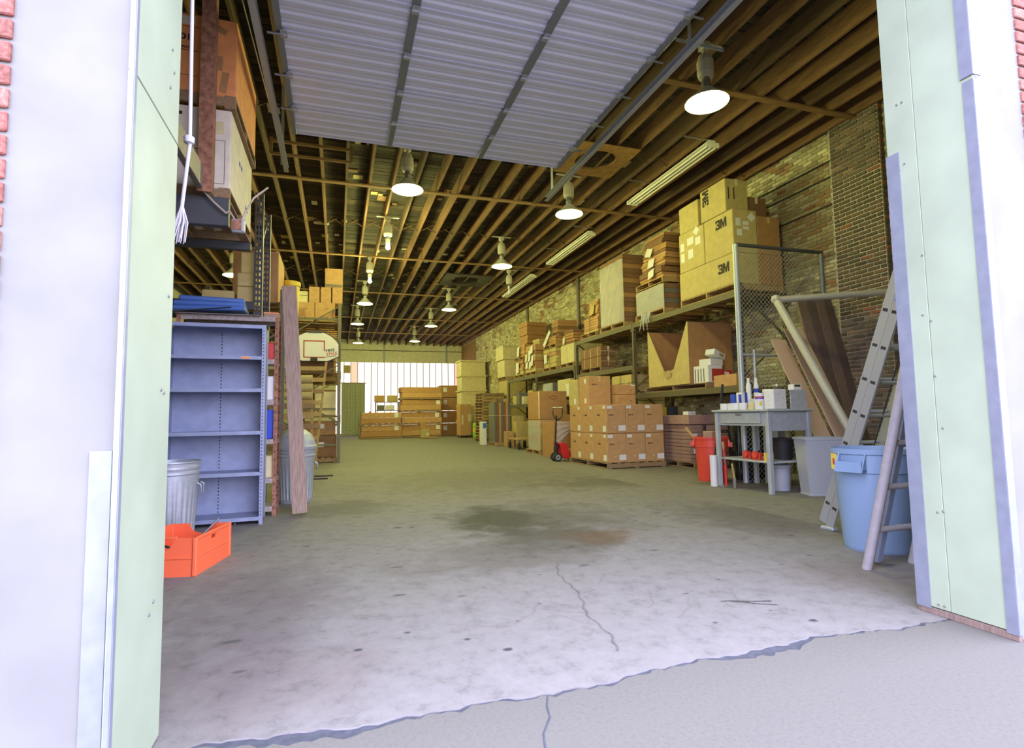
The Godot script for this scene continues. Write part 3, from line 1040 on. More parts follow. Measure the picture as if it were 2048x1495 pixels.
func build_lamps() -> void:
	var e := 4.9
	var g := "lit lamps hanging in rows from the joists"
	lamp(Vector3(4.47, 5.02, -5.6), "lit dish lamp beside the raised door, above the tall yellow cartons", true, e)
	lamp(Vector3(1.13, 5.02, -9.33), "lit dish lamp just past the end of the raised door, over the aisle", true, e)
	lamp(Vector3(4.33, 5.02, -9.65), "lit dish lamp by the end of the right door track, under the plywood fan", true, e)
	lamp(Vector3(1.1, 5.02, -12.9), "small bare lit bulb without a dish, next after the aisle's first dish lamp", false, e)
	lamp(Vector3(0.87, 5.02, -16.3), "small bare lit bulb without a dish, deeper along the aisle", false, e)
	lamp(Vector3(4.12, 5.02, -13.6), "lit dish lamp level with the second fluorescent fixture", true, e)
	lamp(Vector3(0.87, 5.02, -19.3), "lit dish lamp deep in the hall over the aisle", true, e, g)
	lamp(Vector3(0.76, 5.02, -23.6), "lit dish lamp nearest the bright back panels over the aisle's left edge", true, e)
	lamp(Vector3(3.9, 5.02, -19.7), "lit dish lamp just beyond the round roof fan", true, e)
	lamp(Vector3(3.85, 5.02, -23.5), "lit dish lamp deep in the hall, before the bright back panels on the racked side", true, e)
	lamp(Vector3(-2.7, 5.02, -13.1), "glaring lamp above the blue tarp, nearer the loft beam", true, e)
	lamp(Vector3(-2.75, 5.02, -16.3), "glaring lamp above the blue tarp, next to the stacked yellow cartons", true, e)
	lamp(Vector3(5.3, 5.02, -16.7), "unlit hanging lamp between the lit rows", false, 0.0)
	lamp(Vector3(3.8, 5.02, -28.4), "lit dish lamp over the high stack of long cartons", true, e * 1.7)
	lamp(Vector3(1.0, 5.02, -29.6), "lit dish lamp before the hanging curtain", true, e * 1.7)
	var k := 0
	for q in [[-7.3, -9.9], [-11.9, -14.6], [-16.1, -19.1]]:
		var t := thing("fluorescent_fixture", ["long unlit white fluorescent fixture nearest the doorway", "second unlit white fluorescent fixture along the joists", "farthest unlit white fluorescent fixture along the joists"][k], "light fixture", Vector3(5.9, 5.55, (q[0] + q[1]) * 0.5))
		var l: float = q[0] - q[1]
		var st := begin()
		add_box(st, Vector3(0, 0.04, 0), Vector3(0.12, 0.06, l))
		add_box(st, Vector3(0, 0.005, 0), Vector3(0.25, 0.012, l))
		part(t, "housing", st.commit(), "fixture_white")
		for x in [-0.085, 0.0, 0.085]:
			part(t, "tube", tube([Vector3(x, -0.03, -l * 0.49), Vector3(x, -0.03, l * 0.49)], 0.018, 10), "fixture_white")
		for z in [-l * 0.5, l * 0.5]:
			part(t, "end_cap", box(0.25, 0.08, 0.03, 0.004), "fixture_white", Vector3(0, -0.01, z))
		for z in [-l * 0.35, l * 0.35]:
			part(t, "hanger_rod", tube([Vector3(0, 0.06, z), Vector3(0, 0.30, z)], 0.006, 6), "steel")
			part(t, "hanger_bar", box(0.52, 0.015, 0.04, 0.002), "steel", Vector3(0, 0.302, z))
		k += 1

# ------------------------------------------------------------------ racks on the brick wall
func rack(called: String, label: String, x0: float, x1: float, posts: Array, tops: Array, bays: Array, mat: String) -> Node3D:
	# posts: z of each frame; tops: height of each frame; bays: [frame index, beam top height]
	var t := thing(called, label, "rack", Vector3(0, 0, 0))
	for i in posts.size():
		for x in [x0 + 0.04, x1 - 0.04]:
			var st := begin()
			var h: float = tops[i]
			add_box(st, Vector3(0, h * 0.5, 0.03), Vector3(0.075, h, 0.006))
			add_box(st, Vector3(-0.035, h * 0.5, 0), Vector3(0.006, h, 0.06))
			add_box(st, Vector3(0.035, h * 0.5, 0), Vector3(0.006, h, 0.06))
			add_box(st, Vector3(0, 0.004, 0), Vector3(0.12, 0.008, 0.10))
			part(t, "post", st.commit(), mat, Vector3(x, 0, posts[i]))
		var y := 0.25
		var flip := false
		while y + 0.75 < tops[i]:
			var a := Vector3(x0 + 0.08, y, posts[i])
			var b := Vector3(x1 - 0.08, y + 0.7, posts[i])
			if flip:
				a.y = y + 0.7
				b.y = y
			bar(t, "brace", mat, a, b, 0.03, 0.03, Vector3.BACK)
			flip = not flip
			y += 0.75
	for b in bays:
		var za: float = posts[b[0]] - 0.05
		var zb: float = posts[b[0] + 1] + 0.05
		for x in [x0 + 0.02, x1 - 0.02]:
			var bm := part(t, "beam", box(0.045, 0.12, za - zb, 0.004), mat, Vector3(x, b[1] - 0.06, (za + zb) * 0.5))
			for z in [za, zb]:
				part(bm, "end_plate", box(0.05, 0.19, 0.05, 0.003), mat, Vector3(0, -0.045, z - (za + zb) * 0.5))
		if b.size() > 2:
			var n := int((za - zb) / 0.3)
			for i in n:
				part(t, "deck_board", box(x1 - x0 - 0.12, 0.022, 0.12, 0.002), "pallet_old", Vector3((x0 + x1) * 0.5, b[1] - 0.03, lerpf(za - 0.1, zb + 0.1, float(i) / (n - 1))))
	return t

func wrapped(at: Vector3, s: Vector3, label: String, o := {}) -> Node3D:
	var t := thing("wrapped_load", label, "wrapped load", at, o.get("turn", 0.0))
	var n: int = o.get("n", 6)
	var lean: float = o.get("lean", 0.0)
	var mats: Array = o.get("mats", ["carton_dark", "carton_b"])
	for i in n:
		part(t, "sheet_layer", box(s.x - 0.03, s.y / n * 0.97, s.z - 0.03, 0.004), mats[i % mats.size()], Vector3(0, s.y / n * (i + 0.5), 0.0))
	var f := part(t, "stretch_film", film_shell(Vector3(s.x, s.y * o.get("cover", 0.96), s.z), o.get("amp", 0.05), o.get("seed", 1), o.get("first", 1)), "film")
	f.position.y = 0.005
	return t

func build_right_rack() -> void:
	rack("pallet_rack", "green steel pallet rack along the brick wall under the tall yellow cartons", 6.75, 7.82, [-7.87, -11.52, -14.82], [3.27, 3.27, 3.27],
		[[0, 3.28, 1], [0, 1.58, 1], [1, 3.28, 1], [1, 2.28, 1]], "rack_green")
	rack("pallet_rack", "lower steel pallet rack beyond, loaded with paper-tagged cardboard", 6.76, 7.82, [-14.98, -18.3, -21.65], [2.57, 2.57, 2.57],
		[[0, 2.58, 1], [1, 2.58, 1], [0, 1.55, 1], [1, 1.55, 1]], "rack_green")
	# --- nearest bay, top: the tall yellow-lit cartons
	pallet(Vector3(7.28, 3.28, -8.72), 1.06, 1.66, 0, "pallet on the rack under the tall yellow cartons")
	var g := "tall cartons stacked on the top rack"
	var y := 3.41
	carton(Vector3(7.01, y, -8.72), Vector3(0.53, 0.56, 1.64), 0, "long bottom carton printed with a large logo, facing the aisle on the top rack", {"m": "carton_pale", "group": g, "logo": [["l", 0.52, 0.06, 0.18]], "tape": false, "name": "large_carton"})
	carton(Vector3(7.55, y, -8.72), Vector3(0.53, 0.56, 1.64), 0, "long bottom carton against the brick wall under the tall cartons", {"m": "carton_b", "group": g, "name": "large_carton", "tape": false, "seams": [["f", 0.0, 0.0, 0.004, 0.5]]})
	y += 0.565
	var haz := [["f", -0.15, 0.16, 0.10, 0.14], ["f", 0.02, 0.15, 0.13, 0.07], ["f", 0.02, 0.06, 0.13, 0.06], ["f", -0.13, -0.03, 0.11, 0.12], ["f", 0.15, 0.27, 0.13, 0.13, "paper", 45]]
	carton(Vector3(7.01, y, -8.30), Vector3(0.53, 0.80, 0.80), 0, "middle carton with a large logo and white hazard labels on the top rack", {"m": "carton_pale", "group": g, "name": "large_carton", "tape": false, "stickers": haz, "logo": [["l", 0.08, 0.22, 0.18]]})
	carton(Vector3(7.01, y, -9.12), Vector3(0.53, 0.80, 0.80), 0, "middle carton with five white labels and a diamond tag facing the aisle", {"m": "carton_pale", "group": g, "name": "large_carton", "tape": false,
		"stickers": [["l", -0.28, 0.12, 0.12, 0.16], ["l", -0.02, 0.18, 0.2, 0.15], ["l", 0.22, 0.12, 0.16, 0.15], ["l", -0.28, -0.1, 0.12, 0.18], ["l", -0.02, -0.08, 0.16, 0.18], ["l", 0.18, 0.33, 0.14, 0.14, "paper", 45]]})
	carton(Vector3(7.55, y, -8.32), Vector3(0.51, 0.72, 0.82), 0, "plain brown middle carton against the brick wall on the top rack", {"m": "carton_b", "group": g, "name": "large_carton", "tape_m": "tape"})
	carton(Vector3(7.55, y, -9.16), Vector3(0.51, 0.72, 0.80), 0, "brown carton wedged behind the labelled one by the wall", {"m": "carton_b", "group": g, "name": "large_carton"})
	y += 0.805
	carton(Vector3(6.98, y, -8.40), Vector3(0.50, 0.62, 0.72), 0, "topmost carton with a sideways logo, nearest the roof joists", {"m": "carton_pale", "group": g, "name": "large_carton", "tape_m": "tape_pale", "logo": [["l", -0.2, 0.12, 0.18, 90]], "text": [["f", "||", -0.12, 0.05, 0.16, "ink"]]})
	carton(Vector3(7.0, y, -9.18), Vector3(0.50, 0.55, 0.62), 0, "plain topmost carton behind the sideways logo carton", {"m": "carton_pale", "group": g, "name": "large_carton", "tape": false})
	carton(Vector3(7.53, y - 0.08, -8.46), Vector3(0.46, 0.46, 0.6), 0, "small dark top carton with pale tape by the brick wall", {"m": "carton_dark", "group": g, "name": "large_carton", "tape_m": "tape_pale"})
	# --- wrapped half load with a pallet and tagged cardboard on top
	pallet(Vector3(7.27, 3.28, -10.75), 1.04, 1.2, 0, "rack pallet under the low film-wrapped load")
	wrapped(Vector3(7.27, 3.41, -10.75), Vector3(1.0, 0.56, 1.16), "low film-wrapped cardboard load with loose film hanging, on the top rack", {"n": 5, "seed": 4, "mats": ["carton_dark", "carton_grey"]})
	pallet(Vector3(7.27, 3.985, -10.75), 1.02, 1.12, 0, "pallet on top of the low film-wrapped load")
	var st := begin()
	for i in 7:
		var z := -10.5 - rng.randf_range(0.0, 0.55)
		var dx := rng.randf_range(0.0, 0.02)
		add_tube(st, [Vector3(6.722, 3.40, z), Vector3(6.705 - dx, 3.24, z - rng.randf_range(-0.05, 0.05)), Vector3(6.70 - dx, rng.randf_range(2.98, 3.2), z + rng.randf_range(-0.06, 0.06))], 0.022, 5, 0.006)
	var fs := thing("film_strands", "loose strands of stretch film dangling from the rack beam", "film")
	part(fs, "strand", st.commit(), "film")
	var yy := 4.115
	for i in 4:
		flats(Vector3(7.25 + 0.02 * (i % 2), yy, -10.72 + 0.03 * (i % 3)), Vector3(0.9 - 0.05 * i, 0.26, 1.0 - 0.07 * i), 4, rng.randf_range(-4, 4),
			["cardboard bundle resting on the upper pallet above the low wrapped load", "second cardboard bundle up, with a tilted white sheet, above the low wrapped load", "third cardboard bundle up, with a tilted white sheet, by the tall yellow cartons", "topmost dark cardboard bundle near the joists by the tall yellow cartons"][i],
			{"jig": 0.03, "mats": ["carton_b", "carton", "carton_dark"], "strap": false, "stickers": [["l", 0.1 - 0.12 * i, 0.02, 0.24, 0.2, "paper", 12 - 14 * i, -12]] if i < 3 else []})
		yy += 0.265
	# --- tall wrapped load
	pallet(Vector3(7.27, 3.28, -12.55), 1.04, 1.3, 0, "rack pallet under the tall film-wrapped load")
	wrapped(Vector3(7.27, 3.41, -12.55), Vector3(1.0, 1.72, 1.26), "tall leaning film-wrapped load of brown sheets on the top rack", {"n": 14, "seed": 9, "amp": 0.08, "mats": ["carton_dark", "carton_dark", "carton_b"], "cover": 0.92})
	# --- last item of the upper rack
	pallet(Vector3(7.27, 3.28, -13.95), 1.04, 1.0, 0, "rack pallet under the short cardboard stack beside the tall wrapped load")
	flats(Vector3(7.27, 3.41, -13.9), Vector3(0.94, 0.42, 0.85), 6, 2, "short cardboard stack beside the tall wrapped load, lower half", {"jig": 0.02, "strap": true})
	flats(Vector3(7.30, 3.84, -13.85), Vector3(0.82, 0.5, 0.7), 6, -4, "short cardboard stack beside the tall wrapped load, upper half with a yellow flap", {"jig": 0.02, "mats": ["carton_dark", "carton_b", "carton"], "stickers": [["l", 0.02, 0.0, 0.3, 0.36, "carton_pale", 6, -10]]})
	# --- nearest bay, lower level: cut-open bulk box
	gaylord()
	soap_bags()
	carton(Vector3(7.0, 1.58, -8.36), Vector3(0.42, 0.22, 0.62), 0, "small flat carton at the near end of the lower shelf", {"m": "carton", "stickers": [["f", 0.14, -0.04, 0.06, 0.06]]})
	pallet(Vector3(7.28, 1.58, -9.95), 1.04, 2.2, 0, "old pallet under the cut-open bulk box", "", "pallet_old", 0.11)
	# --- nearest bay, floor: pink bundles
	pallet(Vector3(7.3, 0.0, -9.85), 1.14, 1.15, 0, "dark old pallet under the mauve cardboard bundles", "", "pallet_old", 0.12)
	for i in 5:
		flats(Vector3(7.05, 0.12 + i * 0.15, -9.9), Vector3(0.6, 0.146, 0.95), 2, 0, "%s mauve cardboard bundle in the pile under the lower rack shelf" % ["lowest", "second", "middle", "fourth", "topmost"][i], {"mats": ["carton_pink"], "jig": 0.008, "strap": false, "group": "mauve bundles under the shelf", "stickers": [["f", -0.2, 0.0, 0.1, 0.1]] if i in [1, 3] else []})
	carton(Vector3(7.16, 0.875, -9.85), Vector3(0.92, 0.19, 0.95), 0, "flat mauve carton lying on top of the mauve bundles", {"m": "carton_pink", "tape": false})
	carton(Vector3(6.85, 1.068, -9.55), Vector3(0.2, 0.07, 0.15), 8, "little white box on the flat mauve carton", {"m": "paper", "tape": false, "text": [["f", "o", 0.02, 0.0, 0.03, "ink_blue"]]})
	# black slatted pallet leaning beside
	var bp := thing("slatted_rack", "black frame with mauve slats standing under the lower shelf beside the red can", "frame", Vector3(7.2, 0, -9.18))
	for x in [-0.28, 0.28]:
		part(bp, "upright", box(0.05, 0.86, 0.06, 0.004), "rack_black", Vector3(x, 0.43, 0))
	for i in 6:
		part(bp, "slat", box(0.5, 0.075, 0.02, 0.003), "carton_pink", Vector3(0, 0.10 + i * 0.14, 0.02))
	var k := 0
	for q in [[6.95, -10.9, 0.28, "yellow_plastic"], [7.3, -10.95, 0.22, "dark_grey"], [7.62, -10.9, 0.22, "carton_pale"]]:
		carton(Vector3(q[0], 0.0, q[1]), Vector3(q[2], 1.25, 0.4), 0, ["bright yellow tall carton in the shadow under the lower shelf", "dark tall carton in the shadow under the lower shelf", "tan tall carton in the shadow under the lower shelf"][k], {"m": q[3], "tape": false})
		k += 1
	# --- second bay, lower level: strapped brown packs
	pallet(Vector3(7.28, 2.28, -13.9), 1.04, 1.3, 0, "pallet under the strapped dark packs in the second bay", "", "pallet_old")
	k = 0
	for i in 3:
		for j in 2:
			carton(Vector3(7.0 + 0.001 * k, 2.41 + j * 0.28, -13.45 - i * 0.42), Vector3(0.45, 0.275, 0.415), 0, "pale-strapped dark pack, %s, %s, in the second rack bay" % [["lower row", "upper row"][j], ["nearest the doorway", "middle of three", "farthest in"][i]], {"name": "strapped_pack", "m": "carton_dark", "tape_m": "tape_pale", "group": "strapped dark packs",
				"stickers": [["l", 0.0, 0.0, 0.012, 0.27, "tape_pale"], ["f", 0.0, 0.0, 0.012, 0.27, "tape_pale"], ["f", 0.0, 0.0, 0.44, 0.012, "tape_pale"]]})
			k += 1
	# green-lit tall bundle standing on the floor in the second bay
	pallet(Vector3(7.28, 0, -12.25), 1.0, 1.1, 0, "floor pallet under the tall pale bundle in the second bay")
	flats(Vector3(7.28, 0.13, -12.25), Vector3(0.95, 1.95, 1.0), 9, 0, "tall pale cardboard bundle standing on the floor between the first two rack posts", {"mats": ["carton_pale", "carton"], "jig": 0.01, "stickers": [["l", 0.3, 0.55, 0.18, 0.4, "carton_cream", 12]]})
	# --- lower rack, top level loads
	var tag := [["l", -0.1, 0.05, 0.28, 0.34, "paper", 14, -10]]
	pallet(Vector3(7.28, 2.58, -15.55), 1.04, 1.05, 0, "rack pallet under the pale strapped block")
	carton(Vector3(7.28, 2.71, -15.55), Vector3(0.98, 0.58, 1.0), 0, "pale block of wrapped cartons just past the tall rack", {"m": "carton_cream", "tape": false, "seams": [["l", 0.0, 0.0, 0.006, 0.56]]})
	flats(Vector3(7.2, 3.295, -15.42), Vector3(0.7, 0.42, 0.5), 5, 5, "flared dark cardboard stack on the pale block", {"mats": ["carton_dark", "carton_b"], "grow": 0.25, "strap": false})
	flats(Vector3(7.2, 3.295, -15.95), Vector3(0.6, 0.34, 0.3), 4, -6, "narrow cardboard stack with a white sheet on the pale block", {"strap": false, "stickers": [["l", 0.0, 0.0, 0.2, 0.24, "paper", 20, -8]]})
	pallet(Vector3(7.28, 2.58, -17.0), 1.04, 1.2, 0, "rack pallet under the double-pallet cardboard load")
	flats(Vector3(7.28, 2.71, -17.0), Vector3(0.98, 0.62, 1.12), 5, 0, "cardboard load under the second pallet on the lower rack, with a pasted sheet", {"mats": ["carton", "carton_pale"], "stickers": [["l", -0.3, 0.0, 0.26, 0.3]]})
	pallet(Vector3(7.28, 3.335, -17.0), 1.0, 1.1, 0, "second pallet laid on the cardboard load of the lower rack")
	flats(Vector3(7.25, 3.465, -17.05), Vector3(0.85, 0.28, 0.9), 4, 3, "low cardboard bundle above the second pallet, leaning sheet on it", {"strap": false, "stickers": [["l", -0.2, 0.1, 0.2, 0.6, "paper", -35, -10]]})
	flats(Vector3(7.3, 3.75, -16.9), Vector3(0.7, 0.52, 0.62), 5, -3, "upright brown bundle topping the double-pallet load", {"mats": ["carton_b", "carton_dark"], "strap": false})
	pallet(Vector3(7.28, 2.58, -18.9), 1.04, 1.15, 0, "rack pallet under the load plastered with white sheets")
	flats(Vector3(7.28, 2.71, -18.95), Vector3(0.98, 1.0, 1.1), 8, 0, "cardboard load plastered with overlapping white paper sheets", {"mats": ["carton", "carton_b", "carton_pale"], "jig": 0.035, "strap": false,
		"stickers": [["l", 0.25, 0.3, 0.26, 0.3, "paper", 15, -8], ["l", 0.0, 0.1, 0.24, 0.42, "paper", 10, -8], ["l", 0.3, -0.1, 0.2, 0.4, "paper", 8, -8], ["l", -0.35, 0.05, 0.26, 0.3, "carton_cream", 8, -8], ["l", -0.3, -0.2, 0.24, 0.32, "paper", 8, -8], ["l", 0.05, -0.25, 0.2, 0.28, "paper", 12, -8]]})
	flats(Vector3(7.3, 3.72, -18.9), Vector3(0.6, 0.2, 0.5), 2, 8, "small pale bundle on the sheet-covered load", {"mats": ["carton_pale"], "strap": false})
	pallet(Vector3(7.28, 2.58, -20.3), 1.04, 1.1, 0, "rack pallet at the far end of the lower rack")
	flats(Vector3(7.28, 2.71, -20.3), Vector3(0.96, 0.55, 1.0), 4, 0, "cardboard load at the far rack end with a pale sheet", {"stickers": [["l", -0.1, 0.0, 0.34, 0.4]]})
	pallet(Vector3(7.28, 3.265, -20.3), 1.0, 1.0, 0, "upper pallet at the far end of the lower rack")
	flats(Vector3(7.3, 3.395, -20.25), Vector3(0.85, 0.5, 0.85), 4, 0, "middle bundle under the tall dark box at the far rack end", {"mats": ["carton_b", "carton"], "stickers": [["l", -0.25, 0.0, 0.26, 0.4, "paper", 10, -8]]})
	flats(Vector3(7.35, 3.90, -20.2), Vector3(0.8, 0.85, 0.8), 5, 4, "tall dark bundle rising highest at the far rack end", {"mats": ["carton_dark", "carton_b"], "grow": 0.1, "strap": false})
	# lower rack, lower level
	pallet(Vector3(7.28, 1.55, -15.9), 1.04, 1.1, 0, "lower shelf pallet under the cream carton")
	carton(Vector3(7.28, 1.68, -15.9), Vector3(0.96, 0.55, 1.0), 0, "cream carton on the lower shelf with a hanging white sheet", {"m": "carton_cream", "tape": false, "stickers": [["l", 0.3, -0.06, 0.22, 0.36]]})
	pallet(Vector3(7.28, 1.55, -17.3), 1.04, 1.1, 0, "lower shelf pallet under the greenish wrapped box")
	wrapped(Vector3(7.28, 1.68, -17.3), Vector3(0.94, 0.52, 0.9), "greenish film-wrapped box on the lower shelf", {"n": 3, "seed": 14, "mats": ["carton_grey"]})
	k = 0
	for q in [[7.1, -18.75, 0.34, "carton_grey"], [7.15, -19.25, 0.5, "carton_pale"], [7.1, -19.9, 0.3, "carton_cream"], [7.1, -20.5, 0.46, "carton_grey"], [7.15, -21.1, 0.36, "carton_pale"]]:
		carton(Vector3(q[0], 1.55, q[1]), Vector3(0.6, q[2], 0.42), rng.randf_range(-8, 8), ["grey box at the near end of the far lower shelf", "tall tan box second on the far lower shelf", "low cream box in the middle of the far lower shelf", "dark grey box fourth on the far lower shelf", "tan box at the far end of the lower shelf"][k], {"m": q[3], "tape": false})
		k += 1
	# floor under the lower rack
	k = 0
	for q in [[7.2, -15.9, 1.1, "carton"], [7.2, -17.2, 0.9, "carton_b"], [7.2, -18.9, 1.0, "carton_dark"], [7.2, -20.4, 0.8, "carton_pale"]]:
		carton(Vector3(q[0], 0, q[1]), Vector3(0.9, q[2], 1.0), 0, ["big brown carton on the floor below the cream carton", "mid-brown carton on the floor below the greenish box", "dark carton on the floor below the sheet-covered load", "tan carton on the floor at the far rack end"][k], {"m": q[3]})
		k += 1
	carton(Vector3(6.68, 1.25, -13.55), Vector3(0.5, 0.34, 0.5), 4, "pale carton with a label sheet between the racks above the brown bulk carton", {"m": "carton", "stickers": [["f", 0.1, 0.0, 0.26, 0.2]]})
	carton(Vector3(6.68, 0.62, -13.55), Vector3(0.5, 0.625, 0.5), 0, "carton beneath the labelled one beside the rack post", {"m": "carton", "tape": false})
	carton(Vector3(6.68, 0, -13.55), Vector3(0.52, 0.615, 0.52), 0, "lowest carton beside the rack post behind the brown bulk carton", {"m": "carton_b", "tape": false})

func gaylord() -> void:
	var t := thing("bulk_box", "huge open brown bulk box with a V-cut side on the lower shelf", "box", Vector3(7.27, 1.695, -10.08))
	var sx := 1.06
	var sy := 1.26
	var sz := 1.5
	# side to the aisle, cut down in a V
	var poly := PackedVector2Array([Vector2(-sz * 0.5, 0), Vector2(sz * 0.5, 0), Vector2(sz * 0.5, sy), Vector2(sz * 0.5 - 0.03, sy), Vector2(0.22, 0.34), Vector2(-0.1, 0.26), Vector2(-sz * 0.5 + 0.03, sy), Vector2(-sz * 0.5, sy)])
	part(t, "cut_side", prism(poly, 0.012), "carton_pale", Vector3(-sx * 0.5, 0, 0), Vector3(0, -90, 0))
	part(t, "side", box(0.012, sy, sz, 0.002), "carton_b", Vector3(sx * 0.5, sy * 0.5, 0))
	part(t, "end", box(sx, sy, 0.012, 0.002), "carton_b", Vector3(0, sy * 0.5, sz * 0.5 - 0.006))
	part(t, "end", box(sx, sy, 0.012, 0.002), "carton_b", Vector3(0, sy * 0.5, -sz * 0.5 + 0.006))
	part(t, "base", box(sx - 0.03, 0.012, sz - 0.03, 0), "carton_b", Vector3(0, 0.008, 0))
	# torn flap hanging from the cut
	var f := PackedVector2Array([Vector2(-0.12, 0), Vector2(0.14, 0.02), Vector2(0.1, -0.16), Vector2(0.02, -0.12), Vector2(-0.04, -0.26), Vector2(-0.1, -0.14)])
	part(t, "torn_flap", prism(f, 0.006), "carton_pale", Vector3(-sx * 0.5 - 0.06, 0.30, 0.02), Vector3(18, -90, 0))
	carton(Vector3(7.1, 1.715, -10.0), Vector3(0.5, 0.22, 0.7), 12, "white sheaf lying inside the cut-open bulk box", {"m": "paper", "tape": false})
	carton(Vector3(7.5, 1.715, -10.55), Vector3(0.4, 0.4, 0.3), -8, "dark small box inside the cut-open bulk box", {"m": "dark_grey", "tape": false})

func soap_bags() -> void:
	carton(Vector3(7.0, 1.69, -9.1), Vector3(0.36, 0.34, 0.42), 4, "white packet with grey stripes leaning before the bulk box", {"name": "striped_packet", "m": "paper", "tape": false, "cat": "packet",
		"stickers": [["l", -0.15, -0.02, 0.02, 0.26, "dark_grey"], ["l", -0.07, -0.02, 0.02, 0.26, "dark_grey"], ["l", 0.01, -0.02, 0.02, 0.26, "dark_grey"], ["l", 0.09, -0.02, 0.02, 0.26, "dark_grey"], ["f", 0.04, -0.02, 0.26, 0.24, "ink_red"], ["f", 0.06, -0.08, 0.22, 0.08, "paper", 12]]})
	carton(Vector3(7.39, 1.692, -9.16), Vector3(0.26, 0.25, 0.3), -6, "red and white printed packet before the bulk box", {"name": "red_packet", "m": "red_paint", "tape": false, "cat": "packet",
		"stickers": [["f", 0.0, -0.03, 0.22, 0.09, "paper", 18], ["f", 0.0, 0.07, 0.1, 0.05, "paper", -10]]})
	carton(Vector3(7.08, 2.035, -9.1), Vector3(0.34, 0.13, 0.3), 10, "crumpled white packet lying on the striped packet", {"name": "white_packet", "m": "white_plastic", "tape": false, "cat": "packet"})
	var b := carton(Vector3(7.16, 2.20, -9.08), Vector3(0.34, 0.12, 0.22), 14, "topmost tilted white packet with a tan patch", {"name": "white_packet", "m": "white_plastic", "tape": false, "cat": "packet", "stickers": [["f", 0.06, 0.0, 0.14, 0.06, "carton"]]})
	b.rotation_degrees.z = -18
	var c := thing("folded_sacks", "folded tan paper sacks lying beside the white packets", "sacks", Vector3(7.5, 1.69, -8.87))
	for i in 3:
		part(c, "sack", box(0.46 - 0.06 * i, 0.03, 0.16, 0.01), "particle_board", Vector3(0.03 * i, 0.016 + 0.031 * i, 0), Vector3(0, 2 * i, 0))

